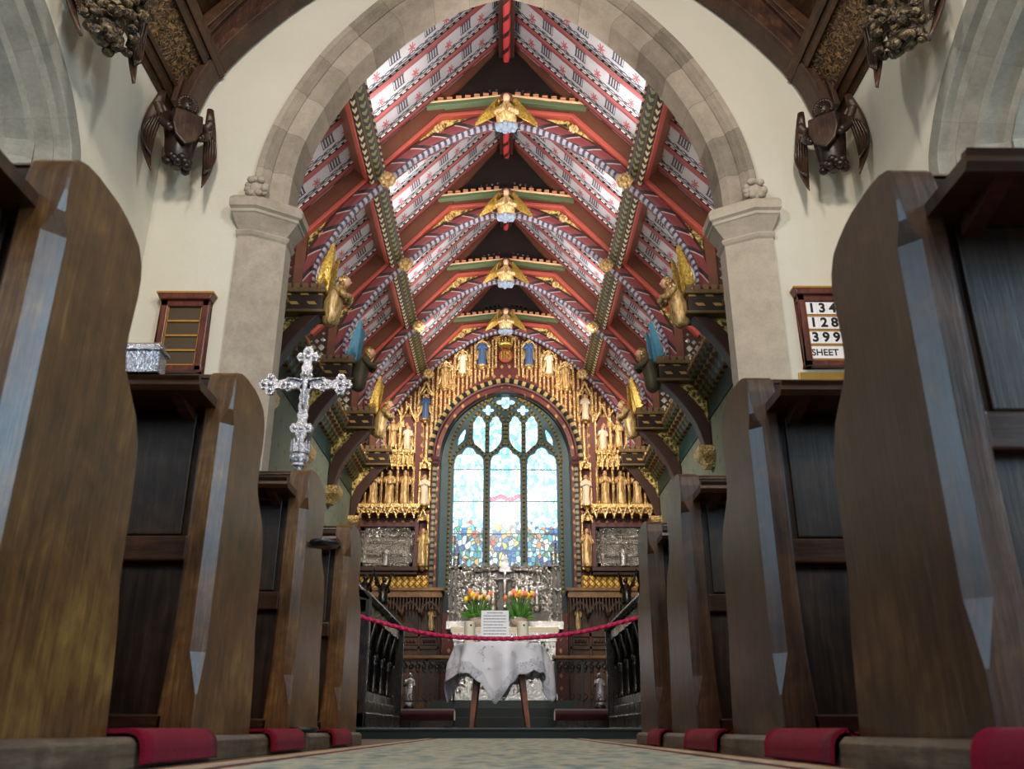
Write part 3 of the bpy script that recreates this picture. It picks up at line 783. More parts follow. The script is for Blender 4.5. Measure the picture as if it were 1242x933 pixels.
for s, xe, nm in ((-1, .70, 'north'), (1, .645, 'south')):
    r = thing('pew_plinth', 'worn chamfered oak sill carrying the pews %s of the aisle' % nm, 'plinth', (s*xe, .2, 0))
    m = MB(); m.prism([(s*xe, 0), (s*xe, .045), (s*(xe+.012), ZK), (s*(xe+.2), ZK), (s*(xe+.2), 0)], .1, 4.62 if s < 0 else 4.6, 'y'); obj('sill', m, MT['plinth'], r, bevel=.003)
    m = MB(); m.box(min(s*(xe+.2), s*3.5), max(s*(xe+.2), s*3.5), .1, 4.6, .0, ZK-.001); obj('platform', m, MT['pew_back'], r)
def runner(s, xe, y0, y1, label):
    th = .010
    path = [(s*3.3, 0, ZK+th*.5)]+[(s*(xe+.05), 0, ZK+th*.5+.001), (s*(xe+.012), 0, ZK+.006), (s*(xe-.004), 0, ZK-.004), (s*(xe-.010), 0, ZK-.02), (s*(xe-.011), 0, .025), (s*(xe-.013), 0, .008)]
    m = MB(); rr = random.Random(int(y0*100))
    pth = [Vector(path[0])]+cat(path[1:], 4)
    n = 9; rings = []
    for i in range(n):
        y = y0+(y1-y0)*i/(n-1); w = .0015*math.sin(i*1.9+y0*7)
        up = [Vector((p.x-s*w, y, p.z+w)) for p in pth]
        dn = []
        for k, p in enumerate(pth):
            a = pth[max(k-1, 0)]; b_ = pth[min(k+1, len(pth)-1)]; t = (b_-a).normalized(); nn = Vector((-t.z, 0, t.x)); nn = nn if (nn.z > 0 or nn.x*s < 0) else -nn
            dn.append(Vector((p.x, y, p.z))+nn*th*.9)
        rings.append(up+list(reversed(dn)))
    m.loft(rings); o = obj('felt_runner', m, MT['felt'])
    recenter(o, (s*xe, (y0+y1)/2, 0)); props(o, label, 'carpet strip'); return o
for k in range(3): runner(-1, .70, YL[k]+.525, YL[k+1]-.015, 'red felt strip over the oak sill north of the aisle, %s' % ['between the two nearest pews', 'between second and third pews', 'between third and frontmost pews'][k])
runner(1, .645, .82, YR[0]-.02, 'red felt strip over the oak sill south of the aisle, before the nearest pew')
for k in range(3): runner(1, .645, YR[k]+.525, YR[k+1]-.015, 'red felt strip over the oak sill south of the aisle, %s' % ['between the two nearest pews', 'between second and third pews', 'between third and frontmost pews'][k])
# ------------------------------------------------------------------ chancel shell
YE = 16.9
def zc(x): return 5.97+1.1*(3.0-abs(x))       # underside of the roof boards
for s in (-1, 1):
    nm = 'north' if s < 0 else 'south'
    m = MB().box(min(s*3.0, s*3.3), max(s*3.0, s*3.3), AY1, 17.6, 0, 6.0)
    struct('wall_chancel_'+nm, m, MT['chancel_plaster'], 'stencilled greenish plaster wall on the %s of the chancel' % nm)
    c = thing('painted_cornice', 'painted and gilded cornice along the %s chancel wall' % nm, 'cornice', (s*3.0, 12, 4.3))
    m = MB().box(min(s*2.985, s*3.0), max(s*2.985, s*3.0), AY1, YE, 4.30, 4.62); obj('teal_frieze', m, MT['tealband'], c)
    m = MB()
    steps = [(3.0, 4.60), (2.93, 4.62), (2.92, 4.66), (2.87, 4.72), (2.86, 4.76), (2.80, 4.80), (2.79, 4.84), (2.73, 4.88), (2.72, 4.94), (2.70, 4.955), (2.70, 5.0), (3.0, 5.02)]
    n = len(steps); per = [0]
    for i in range(1, n): per.append(per[-1]+math.hypot(steps[i][0]-steps[i-1][0], steps[i][1]-steps[i-1][1]))
    for i in range(n-1):
        (x0, z0), (x1, z1) = steps[i], steps[i+1]
        m.add([(s*x0, AY1, z0), (s*x0, YE, z0), (s*x1, YE, z1), (s*x1, AY1, z1)], [(0, 1, 2, 3)], [[(0, per[i]), (YE-AY1, per[i]), (YE-AY1, per[i+1]), (0, per[i+1])]])
    obj('painted_moulding', m, MT['cornice'], c)
    m = MB()
    for k in range(36): m.box(min(s*2.70, s*2.76), max(s*2.70, s*2.76), AY1+.06+k*.25, AY1+.20+k*.25, 5.0, 5.06)
    obj('cresting', m, MT['gold'], c)

# roof: boards, common rafters, ridge, purlins
cl = thing('ceiling_chancel', 'stencilled painted board roof of the chancel', 'ceiling', (0, 12, 9.2), kind='structure')
SL = math.hypot(1, 1.1); nx_, nz_ = 1.1/SL, 1/SL
Ylo, Yhi = 7.7, 17.0
TY = [9.9, 12.15, 14.4, 16.62]
rows = []
for b_ in [(7.65, 9.9), (9.9, 12.15), (12.15, 14.4), (14.4, 16.65)]:
    for k in range(5): rows.append(b_[0]+.225+k*.45)
for s in (-1, 1):
    m = MB()
    edges = sorted(rows); edges = [edges[0]-.45]+edges+[edges[-1]+.45]; edges = [e for e in edges if e > AY1+.02]; edges = [AY1+.01]+edges
    for i in range(len(edges)-1):
        y0, y1 = edges[i], edges[i+1]
        L = 3.15*SL
        m.add([(s*3.15, y0, zc(3.15)), (s*3.15, y1, zc(3.15)), (0, y1, zc(0)), (0, y0, zc(0))], [(0, 1, 2, 3)], [[(0, 0), (0, 1), (L, 1), (L, 0)]])
    obj('boards', m, MT['board'], cl)
    for y in rows:
        m = MB()
        p0, p1 = Vector((s*3.1, y, zc(3.1))), Vector((s*.06, y, zc(.06)))
        m.sweep([(-.05, .02), (-.05, -.035), (-.022, -.05), (.022, -.05), (.05, -.035), (.05, .02)], [p0, p1], (s*nx_, 0, nz_))
        obj('rafter', m, MT['rafter'], cl)
m = MB()
m.prism([(-3.3, 6.0), (-3.3, zc(3.3)+.12), (0, zc(0)+.15), (3.3, zc(3.3)+.12), (3.3, 6.0), (3.15, 6.0), (3.15, zc(3.15)+.03), (0, zc(0)+.03), (-3.15, zc(3.15)+.03), (-3.15, 6.0)], AY1, 17.6, 'y')
obj('outer_roof', m, MT['trussdark'], cl)
rd = thing('ridge_beam', 'dark red ridge beam with painted rib along the chancel roof', 'beam', (0, 12, 9.0))
m = MB().box(-.11, .11, AY1-.1, YE, 8.98, 9.25); obj('beam', m, MT['trussdark'], rd, bevel=.01)
m = MB().sweep([(-.05, .06), (-.05, -.02), (-.03, -.05), (.03, -.05), (.05, -.02), (.05, .06)], [(0, AY1-.1, 8.95), (0, YE, 8.95)], (0, 0, 1)); obj('painted_rib', m, MT['ridge'], rd)
XP = 1.953
for s in (-1, 1):
    nm = 'north' if s < 0 else 'south'
    # square to the slope: n points into the room, sl up the slope
    nv = Vector((-s*nx_, 0, -nz_)); sl = Vector((-s/SL, 0, 1.1/SL)); o0 = Vector((s*XP, 0, zc(XP)))
    pu = thing('purlin', 'painted purlin with leaf-patterned underside, %s side of the chancel roof' % nm, 'beam', (s*XP, 12, zc(XP)))
    def q(a, d): p = o0+sl*a+nv*d; return (p.x, p.z)
    m = MB(); m.prism([q(-.12, .0), q(-.12, .33), q(.12, .33), q(.12, .0)], AY1-.1, YE, 'y'); obj('beam', m, MT['trusswood'], pu)
    m = MB(); m.prism([q(-.135, .19), q(-.135, .26), q(-.115, .29), q(-.115, .16)], AY1-.1, YE, 'y'); obj('red_moulding', m, MT['redpaint'], pu)
    m = MB()
    P = [q(-.15, .325), q(-.13, .36), q(-.07, .375), q(0, .38), q(.07, .375), q(.13, .36), q(.15, .325)]
    per = 0
    for i in range(len(P)-1):
        (x0, z0), (x1, z1) = P[i], P[i+1]; d = .40/6
        m.add([(x0, AY1-.1, z0), (x0, YE, z0), (x1, YE, z1), (x1, AY1-.1, z1)], [(0, 1, 2, 3)], [[(0, per), (YE-AY1, per), (YE-AY1, per+d), (0, per+d)]], True); per += d
    m.add([(P[0][0], AY1-.1, P[0][1]), (P[0][0], YE, P[0][1]), (P[-1][0], YE, P[-1][1]), (P[-1][0], AY1-.1, P[-1][1])], [(0, 1, 2, 3)])
    obj('painted_soffit', m, MT['purlin'], pu)

# ------------------------------------------------------------------ roof trusses
RIB = [(2.45, 5.27), (2.44, 5.6), (2.28, 5.97), (2.0, 6.43), (1.62, 6.86), (1.16, 7.30), (.55, 7.68), (0, 7.86)]
def rline(x): return 5.65+1.1*(2.95-x)
def truss(Y):
    r = thing('roof_truss', '', 'roof truss', (0, 0, 5.26))
    W[r.name] = Matrix.Translation((0, 0, 5.26))
    rc = [(p.x, p.y) for p in cat(RIB, 5)]
    def off(d):
        pts = offset2([(x, z) for x, z in rc], d); return pts
    t0 = offset2(rc, .1); sg = 1 if t0[10][1] > rc[10][1] else -1     # + = away from the room
    for s in (-1, 1):
        f = lambda pts: [(s*x, z) for x, z in pts]
        m = MB()
        m.prism(f([(3.0, rline(3.0)), (.86, rline(.86)), (.80, rline(.86)+.25), (.05, 9.22), (.05, zc(.0)), (3.0, zc(3.0))]), -.11, .11, 'y')
        obj('principal_rafter', m, MT['trusswood'], r, bevel=.012)
        m = MB()
        pth = [(s*2.95, 0, rline(2.95)), (s*.9, 0, rline(.9)), (0, 0, 7.99)]
        m.sweep([(-.035, -.135), (.02, -.135), (.035, -.10), (.035, .10), (.02, .135), (-.035, .135)], pth, (0, 1, 0)); obj('red_moulding', m, MT['redpaint'], r, bevel=.008)
        m = MB(); m.prism(f([(.0, 7.99), (.9, 7.93), (1.02, 8.0), (1.02, 8.03), (.0, 8.2)]), -.09, .09, 'y'); obj('collar_beam', m, MT['trusswood'], r)
        m = MB()
        pth = [(s*1.10, 0, 8.03), (0, 0, 8.17)]
        m.sweep([(-.05, -.10), (-.02, -.16), (.05, -.16), (.05, .16), (-.02, .16), (-.05, .10)], pth, (0, 1, 0)); gc = obj('green_cornice', m, MT['greenpaint'], r, bevel=.008)
        m = MB(); m.sweep([(-.012, -.165), (.012, -.165), (.012, .165), (-.012, .165)], [(s*1.12, 0, 8.075), (0, 0, 8.215)], (0, 1, 0)); obj('gilt_fillet', m, MT['cream'], gc)
        m = MB()
        for k in range(8):
            x = .12+k*.125; z = 8.20-(x/1.1)*.14
            m.box(min(s*x, s*(x+.075)), max(s*x, s*(x+.075)), -.155, -.08, z, z+.085)
        m.prism(f([(.1, 8.17), (.1, 8.20), (1.1, 8.07), (1.1, 8.04)]), -.15, -.08, 'y')
        obj('cresting', m, MT['crenel'], gc)
        # ribs: brown brace board outside, painted rib, scalloped edge to the room
        a = off(0); b1 = off(sg*.03); b2 = off(sg*.11); b3 = off(sg*.18)
        m = MB(); m.prism(f(b2+list(reversed(b3))), -.07, .07, 'y'); obj('arch_brace', m, MT['trussdark'], r)
        Pp = [(s*x, 0, z) for x, z in b1]
        bb = (Vector(Pp[1])-Vector(Pp[0])).normalized().cross(Vector((0, 1, 0))); sn = 1 if (bb.x*s > 0) else -1
        m = MB(); m.sweep([(sn*-.02, -.085), (sn*.015, -.11), (sn*.085, -.12), (sn*.09, .12), (sn*-.02, .11)], Pp, (0, 1, 0)); obj('painted_rib', m, MT['rib'], r)
        Pa = [(s*x, 0, z) for x, z in a]
        m = MB(); m.sweep([(sn*-.018, -.03), (sn*.018, -.066), (sn*.035, -.07), (sn*.035, .07), (sn*-.018, .03)], Pa, (0, 1, 0)); obj('scalloped_edge', m, MT['scallop'], r)
        # spandrels of gilded foliage
        i1 = [p for p in b3 if p[0] < 1.62]
        up = [(1.5, rline(1.5)-.01), (.9, 7.92), (.12, 7.98)]
        top = [p for p in reversed(i1) if p[1] < (rline(p[0]) if p[0] > .9 else 7.95)-.02 and p[0] > .12]
        m = MB(); m.prism(f(up+top), -.035, .035, 'y'); us_ = obj('upper_spandrel', m, MT['foliage'], r)
        lo = [p for p in b3 if p[0] > 1.75 and p[1] < rline(p[0])-.03 and p[0] < 2.6 and p[1] > 5.26]
        m = MB(); m.prism(f([(2.58, 5.26)]+[(2.58, rline(2.58))]+[(1.98, rline(1.98))]+list(reversed(lo))), -.035, .035, 'y'); ls_ = obj('lower_spandrel', m, MT['foliage'], r)
        for nm, cx, cz in (('rosette', .92, 7.72), ('rosette', 2.36, 6.02)):
            m = MB(); rr = .075
            for k in range(7):
                an = 2*PI*k/7; m.ell((s*cx+rr*.62*math.cos(an), -.05, cz+rr*.62*math.sin(an)), (rr*.45, .05, rr*.45), 8, 6)
            m.ell((s*cx, -.07, cz), (rr*.4, .05, rr*.4), 8, 6); obj(nm, m, MT['robe_gold'], us_ if cz > 7 else ls_)
        # hammer beam, post, tracery
        m = MB(); m.box(min(s*2.28, s*3.0), max(s*2.28, s*3.0), -.16, .16, 4.90, 5.20); hb = obj('hammer_beam', m, MT['hammer'], r, bevel=.015)
        m = MB(); m.box(min(s*2.24, s*3.0), max(s*2.24, s*3.0), -.20, .20, 5.14, 5.19); m.box(min(s*2.24, s*3.0), max(s*2.24, s*3.0), -.19, .19, 4.87, 4.91)
        obj('hammer_moulding', m, MT['crenel_dark'], hb, bevel=.01)
        m = MB()
        for k in range(7): m.box(min(s*(2.26+k*.105), s*(2.33+k*.105)), max(s*(2.26+k*.105), s*(2.33+k*.105)), -.19, -.12, 5.19, 5.265)
        m.box(min(s*2.26, s*2.97), max(s*2.26, s*2.97), -.19, -.12, 5.185, 5.20)
        obj('hammer_cresting', m, MT['crenel_dark'], hb)
        m = MB(); m.box(min(s*2.56, s*2.70), max(s*2.56, s*2.70), -.10, .10, 5.19, rline(2.63)+.05); obj('hammer_post', m, MT['trusswood'], r, bevel=.012)
        m = MB(); holes = []
        def circ(cx, cz, rr, n=12, w=.28, k=3, ph=0): return [(cx+rr*(1-w*abs(math.sin(k*(2*PI*i/n)/2+ph)))*math.cos(2*PI*i/n), cz+rr*(1-w*abs(math.sin(k*(2*PI*i/n)/2+ph)))*math.sin(2*PI*i/n)) for i in range(n)]
        for (hx, hz, hr) in [(2.785, 5.32, .062), (2.92, 5.32, .06), (2.79, 5.46, .06), (2.915, 5.455, .055), (2.775, 5.585, .045), (2.865, 5.56, .04), (2.85, 5.39, .028), (2.95, 5.56, .02), (2.775, 5.69, .030)]:
            holes.append(circ(s*hx, hz, hr, 24, .3, 4))
        m.plate(f([(2.69, 5.2), (3.0, 5.2), (3.0, rline(3.0)+.02), (2.69, rline(2.69)+.02)]), holes, -.03, .03, 'y')
        obj('tracery_panel', m, MT['trussdark'], r)
        # brackets down to the wall corbels
        m = MB(); arc = [(p.x, p.y) for p in cat([(2.32, 4.88), (2.55, 4.62), (2.78, 4.25), (2.90, 3.86)], 5)]
        m.prism(f(arc+[(2.99, 3.86), (2.99, 4.2), (2.9, 4.45), (2.62, 4.80), (2.5, 4.88)]), -.10, .10, 'y'); wb = obj('wall_bracket', m, MT['trussdark'], r, bevel=.01)
        m = MB(); m.prism(f([(2.99, 4.2), (2.9, 4.45), (2.62, 4.80), (2.5, 4.88), (2.99, 4.88)]), -.03, .03, 'y'); obj('bracket_spandrel', m, MT['foliage'], wb)
        m = MB(); m.loft([[Vector((s*(3.0-e*(j in (1, 2))), d*e*.9*(1 if j in (0, 1) else -1), z)) for j in range(4)] for z, e, d in [(3.58, .10, 1), (3.66, .14, 1), (3.74, .20, 1), (3.80, .22, 1), (3.87, .22, 1)]], smooth=False)
        obj('wall_corbel', m, MT['gold'], r)
    m = MB()
    holes = []
    for s in (-1, 1):
        for k in range(4): holes.append([(s*(.14+k*.09)+.022*math.cos(2*PI*i/8), 8.42+.02*k*(-1)+.03*math.sin(2*PI*i/8)) for i in range(8)])
    m.plate([(-.95, 8.2), (-.05, 9.15), (.05, 9.15), (.95, 8.2)], holes, -.03, .03, 'y'); obj('gable_panel', m, MT['gable_unlit'], r)
    # crown bosses where the rib crosses the purlins
    for s in (-1, 1):
        m = MB(); c = Vector((s*1.56, -.17, 6.80))
        for k in range(8):
            an = 2*PI*k/8; m.ell(c+Vector((.07*math.cos(an), -.02, .07*math.sin(an))), (.045, .06, .045), 8, 6)
        m.ell(c+Vector((0, -.06, 0)), (.05, .06, .05)); obj('boss', m, MT['robe_gold'], r)
    return r
names = ['nearest the chancel arch', 'second from the chancel arch', 'third from the chancel arch', 'set against the east wall']
t0 = truss(0); t0['label'] = 'painted arch-braced roof truss '+names[0]; t0.location = (0, TY[0], 5.26)
for k in (1, 2, 3): dup(t0, 'painted arch-braced roof truss '+names[k], (0, TY[k], 5.26))

# ridge angels
def ridge_angel():
    r = thing('ridge_angel', '', 'carved angel', (0, 0, 7.9))
    m = MB()   # half figure leaning out, front -Y, origin at its middle
    prof = [(-.20, .10, .08), (-.14, .15, .12), (-.05, .16, .13), (.05, .145, .12), (.12, .12, .10), (.16, .07, .07), (.20, .05, .05), (.24, .05, .05)]
    m.loft([[Vector((rx*math.cos(2*PI*j/20)*(1+.09*math.sin(8*2*PI*j/20)*(z < .1)), ry*math.sin(2*PI*j/20)-.20-.25*z, z)) for j in range(20)] for z, rx, ry in prof])
    for s in (-1, 1): m.tube(cat([(s*.13, -.22, .10), (s*.17, -.30, -.03), (s*.03, -.36, .0)], 4), .042, 8)
    obj('robed_body', m, MT['robe_gold'], r, local=True)
    m = MB(); m.ell((0, -.28, .26), (.06, .065, .075)); m.ell((0, -.345, .25), (.012, .016, .018), 6, 4); hd = obj('head', m, MT['flesh'], r, local=True)
    m = MB()
    for k in range(15):
        a = PI*(k/14)*1.3-PI*.15; m.ell((.08*math.cos(a), -.26, .27+.075*math.sin(a)), (.03, .045, .03), 8, 6)
    obj('hair', m, MT['trusswood'], hd, local=True)
    m = MB()
    for k in range(11):
        a = 2*PI*k/11; m.ell((.13*math.cos(a), -.17+.08*math.sin(a), -.21-.02*(k % 2)), (.05, .05, .05), 8, 6)
    m.ell((0, -.17, -.22), (.10, .09, .05)); obj('cloud_base', m, MT['cloud'], r, local=True)
    for s in (-1, 1):
        m = MB(); wing(m, (s*.12, -.20, .30), (s*.62, -.06, -.80), (s*-.75, .0, -.5), .66, .17, 7, .02, .05); m.ell((s*.12, -.17, .28), (.05, .06, .07)); obj('wing', m, MT['wing_gold'], r, local=True)
    return r
ra = ridge_angel(); ra.location = (0, TY[0]-.02, 7.86); ra.scale = (.86, .86, .86); ra['label'] = 'gilded angel with lowered wings on the roof truss nearest the arch'
for k, w in ((1, 'second truss from the arch'), (2, 'third truss from the arch'), (3, 'east wall truss, above the crowned emblem')): dup(ra, 'gilded angel with lowered wings on the '+w, (0, TY[k]-(.02 if k < 3 else .2), 7.86))
# hammer-beam angels: bodies lean out over the beam end, wings raised
def hammer_angel(mw, label):
    r = thing('hammer_beam_angel', label, 'carved angel', (0, 0, 0))
    m = MB()   # local: +X points to the room
    prof = [(-.36, .05, .05), (-.32, .10, .09), (-.20, .12, .11), (-.05, .12, .11), (.08, .11, .12), (.16, .08, .10), (.20, .045, .045), (.24, .04, .04)]
    m.loft([[Vector((rx*math.cos(2*PI*j/18)*(1+.08*math.sin(7*2*PI*j/18))+.10+.32*max(z+.1, 0), ry*math.sin(2*PI*j/18), z)) for j in range(18)] for z, rx, ry in prof])
    for s in (-1, 1): m.tube(cat([(.17, s*.11, .13), (.27, s*.13, .02), (.33, s*.02, .04)], 4), .04, 8)
    obj('robed_body', m, MT['robe_gold'] if mw == 'wing_gold' else MT['olive'], r, local=True)
    m = MB(); m.ell((.26, 0, .26), (.065, .06, .075)); m.ell((.325, 0, .25), (.014, .012, .016), 6, 4); hd = obj('head', m, MT['flesh'], r, local=True)
    m = MB()
    m.ell((.235, 0, .285), (.07, .07, .07))
    for k in range(9): m.ell((.22+.03*math.cos(k), .07*math.cos(k*.7), .23+.07*math.sin(k*.7)), .03, 8, 6)
    obj('hair', m, MT['gold'], hd, local=True)
    for s in (-1, 1):
        m = MB(); wing(m, (.03, s*.10, .05), (.16, s*.10, 1), (-.5, s*.25, -.65), .74, .30, 7, .02, .05); obj('wing', m, MT[mw], r, local=True)
    return r
for k in range(3):
    mw = ['wing_gold', 'bluewing', 'wing_gold'][k]
    lab = ['first', 'second', 'third'][k]
    base = hammer_angel(mw, '%s-winged angel at the north end of the %s hammer beam from the arch' % ('gold' if k != 1 else 'blue', lab))
    base.location = (-2.30, TY[k], 5.12)
    dup(base, '%s-winged angel at the south end of the %s hammer beam from the arch' % ('gold' if k != 1 else 'blue', lab), (2.30, TY[k], 5.12), PI)
# ------------------------------------------------------------------ east wall and window
YW = 17.25
def arch_pts(hw, zs, za, n=12):
    """two-centred pointed arch from the right springing over the apex to the left"""
    h = za-zs; R = (hw*hw+h*h)/(2*hw); cx = hw-R
    a1 = math.asin(min(1, h/R)); pts = [(cx+R*math.cos(a1*i/n), zs+R*math.sin(a1*i/n)) for i in range(n+1)]
    return pts+[(-x, z) for x, z in reversed(pts[:-1])]
ZS = 2.1
op = [(1.32, ZS)]+arch_pts(1.32, 5.15, 6.62)+[(-1.32, ZS)]
outer = [(-3.3, 0), (-1.32, 0)]+[(-1.32, ZS)]+list(reversed(op))[1:]
m = MB()
m.plate([(-3.3, .0), (3.3, .0), (3.3, 6.2), (0, 9.4), (-3.3, 6.2)], [op], YE, YE+.7, 'y')
struct('wall_east', m, MT['diaper'], 'red and gold painted east wall of the chancel')
wi = thing('window_1', 'three-light stained glass east window with leaf-shaped tracery in a moulded arch', 'window', (0, YW, ZS), kind='structure')
path = [(x, YE, z) for x, z in op]
tt = (Vector(path[4])-Vector(path[3])).normalized().cross(Vector((0, 1, 0))); sg = 1 if tt.x > 0 else -1
m = MB(); m.sweep([(sg*p, q) for p, q in [(.02, .16), (-.015, .16), (-.02, .5), (.02, .5)]], path, (0, 1, 0)); obj('reveal', m, MT['tealstone'], wi)
m = MB(); m.sweep([(sg*p, q) for p, q in [(.01, .17), (.0, .10), (.05, .03), (.09, .02), (.10, .17)]], path, (0, 1, 0)); obj('inner_moulding', m, MT['dotted'], wi)
m = MB(); m.sweep([(sg*p, q) for p, q in [(.08, .10), (.085, .0), (.11, -.05), (.14, -.06), (.16, .0), (.16, .10)]], path, (0, 1, 0)); obj('roll_moulding', m, MT['maroon'], wi)
p2 = [q for q in path if q[2] >= 5.0]
hp = [(1.32, YE, 5.0)]+[q for q in path if q[2] >= 5.1]+[(-1.32, YE, 5.0)]
m = MB(); m.sweep([(sg*p, q) for p, q in [(.15, .0), (.15, -.08), (.18, -.11), (.235, -.10), (.245, .0)]], hp, (0, 1, 0)); obj('gilt_hood_mould', m, MT['chequer'], wi)
for s in (-1, 1):
    m = MB(); m.loft([[Vector((s*1.42+e*math.cos(2*PI*j/8), YE-.0+e*math.sin(2*PI*j/8), z)) for j in range(8)] for z, e in [(4.98, .07), (5.02, .10), (5.06, .085), (5.10, .12), (5.16, .14), (5.18, .10)]], smooth=False); obj('capital', m, MT['maroon'], wi)
    m = MB(); m.tube([(s*1.42, YE-.02, 2.0), (s*1.42, YE-.02, 5.0)], .05, 10); obj('jamb_shaft', m, MT['dotted'], wi)

def P2(px, py):
    q = at(px, py, YW); return (q.x+.022, q.z)
def zz(px, py): return 520+px/3.889, 460+py/3.889     # survey crop of the window
def lobes(cx, cz, R, k, ph, n=40, w=.34, a0=0, a1=2*PI):
    out = []
    for i in range(n):
        a = a0+(a1-a0)*i/(n if a1-a0 > 6.2 else n-1)
        out.append((cx+R*(1-w+w*abs(math.cos(k*(a-ph)/2)))*math.cos(a), cz+R*(1-w+w*abs(math.cos(k*(a-ph)/2)))*math.sin(a)))
    return out
holes = []
LI = [(-.745, .30), (0, .305), (.745, .30)]
for cx, hw in LI:
    z0, zs = 2.6, 5.12
    head = [(cx+hw, z0), (cx+hw, zs)]
    n = 30
    for i in range(1, n):
        a = PI*i/n; q = abs(math.cos(2.5*(a-PI/2)))
        R = hw*(.80+.20*q) if .0 < a < PI else hw
        st = 1.12+.10*(1-abs(a-PI/2)/(PI/2))
        head.append((cx+R*math.cos(a), zs+R*st*math.sin(a)))
    head += [(cx-hw, zs), (cx-hw, z0)]
    holes.append(head)
def lightlet(cx, sgn):
    # small upper light: cusped top, foot swept to one side
    hw, zt, zb = .125, 6.02, 5.50
    pts = []
    n = 14
    for i in range(n+1):
        a = PI*i/n; q = abs(math.cos(1.5*(a-PI/2))); R = hw*(.72+.28*q)
        pts.append((cx+(R if 0 < i < n else hw)*math.cos(a), zt+R*1.25*math.sin(a)))
    pts += [(cx-hw, zb+(.0 if sgn > 0 else .0)), (cx+sgn*hw*.2-.02, zb-.13), (cx+sgn*hw*.75, zb-.17), (cx+hw, zb-(.16 if sgn > 0 else -.0))] if False else []
    if sgn > 0: pts += [(cx-hw, 5.66), (cx-hw*.7, 5.55), (cx-hw*.1, 5.45), (cx+hw*.5, 5.39), (cx+hw, 5.36)]
    else: pts += [(cx-hw, 5.36), (cx-hw*.5, 5.39), (cx+hw*.1, 5.45), (cx+hw*.7, 5.55), (cx+hw, 5.66)]
    return pts
for cx, sgn in ((-.545, 1), (-.205, -1), (.205, 1), (.545, -1)):
    holes.append(lightlet(cx, sgn))
for s in (-1, 1):
    holes.append(lobes(s*.365, 6.29, .125, 4, PI/2, 40, .45))
    holes.append([(s*.98, 5.50), (s*.86, 5.62), (s*.82, 5.80), (s*.84, 5.88), (s*.92, 5.78), (s*.975, 5.64)])
holes.append([(p[0]*1.25, (p[1]-6.47)*.95+6.47) for p in lobes(0, 6.47, .165, 4, PI/2, 40, .45)])
fo = [(1.33, 2.1)]+arch_pts(1.33, 5.15, 6.63, 12)+[(-1.33, 2.1)]
m = MB().plate(fo, holes, YW-.07, YW+.06, 'y'); obj('tracery', m, MT['tracery'], wi)
# moulded ribs on the face of the tracery
m = MB()
def rib(pts): m.sweep([(-.022, -.03), (0, -.045), (.022, -.03), (.022, .03), (-.022, .03)], [(x, YW-.07, z) for x, z in pts], (0, 1, 0))
def C2(pts, n=5): return [(p.x, p.y) for p in cat(pts, n)]
for s in (-1, 1):
    rib([(s*.373, 2.5), (s*.373, 5.15)])
    rib(C2([(s*.373, 5.1), (s*.40, 5.25), (s*.56, 5.45), (s*.745, 5.56)]))
    rib(C2([(s*.373, 5.1), (s*.34, 5.25), (s*.18, 5.42), (0, 5.56)]))
    rib(C2([(s*1.1, 5.1), (s*1.05, 5.28), (s*.92, 5.45), (s*.745, 5.56)]))
    rib(C2([(s*.745, 5.56), (s*.72, 5.8), (s*.72, 6.0), (s*.60, 6.18), (s*.365, 6.48), (s*.2, 6.58)]))
    rib(C2([(0, 5.56), (s*.03, 5.8), (s*.03, 6.0), (s*.13, 6.2), (s*.365, 6.10), (s*.55, 6.18)]))
    rib(C2([(0, 6.28), (s*.14, 6.32), (s*.28, 6.45), (s*.33, 6.50)]))
    rib([(s*.375, 5.35), (s*.375, 6.1)])
    rib([(s*1.13, 2.5), (s*1.13, 5.17)]); rib([(x*s*.955, z) for x, z in arch_pts(1.2, 5.17, 6.66)[:13]])
obj('tracery_ribs', m, MT['chain'], wi)
for h in holes:
    xs, zs_ = [p[0] for p in h], [p[1] for p in h]
    m = MB().box(min(xs)-.02, max(xs)+.02, YW+.01, YW+.02, min(zs_)-.02, max(zs_)+.02); obj('glass_pane', m, MT['glass'], wi)
m = MB()
for cx, hw in LI:
    for k in range(4): m.box(cx-hw, cx+hw, YW-.01, YW+.005, 3.03+k*.66-.008, 3.03+k*.66+.008)
obj('saddle_bars', m, MT['black'], wi)
m = MB().box(-3.3, 3.3, 17.62, 17.7, 0, 9.5)
m = MB().plate([(-1.6, 2.0), (1.6, 2.0), (1.6, 2.5), (-1.6, 2.5)], [], YW-.3, YW+.2, 'y'); obj('sill', m, MT['tealstone'], wi)

# gilded panelling: shafts rising from the window arch to the roof, with little gables
rc = cat(RIB, 5)
def ztop(x):
    ax = abs(x); best = 5.3
    for i in range(len(rc)-1):
        a, b_ = rc[i], rc[i+1]
        if min(a.x, b_.x) <= ax <= max(a.x, b_.x): best = max(best, a.y+(b_.y-a.y)*((ax-a.x)/(b_.x-a.x+1e-9)))
    return best-.03
ap = arch_pts(1.56, 5.0, 6.95, 24)
def zlow(x):
    ax = abs(x)
    if ax >= 1.56: return 4.95
    for i in range(len(ap)-1):
        if ap[i+1][0] <= ax <= ap[i][0]: return ap[i][1]+(ap[i+1][1]-ap[i][1])*((ap[i][0]-ax)/(ap[i][0]-ap[i+1][0]+1e-9))+.06
    return 7.0
AX = [.49, .90, 1.25, 1.63]; AZ = [7.12, 6.93, 6.62, 5.93]; AH = [.62, .52, .55, .56]
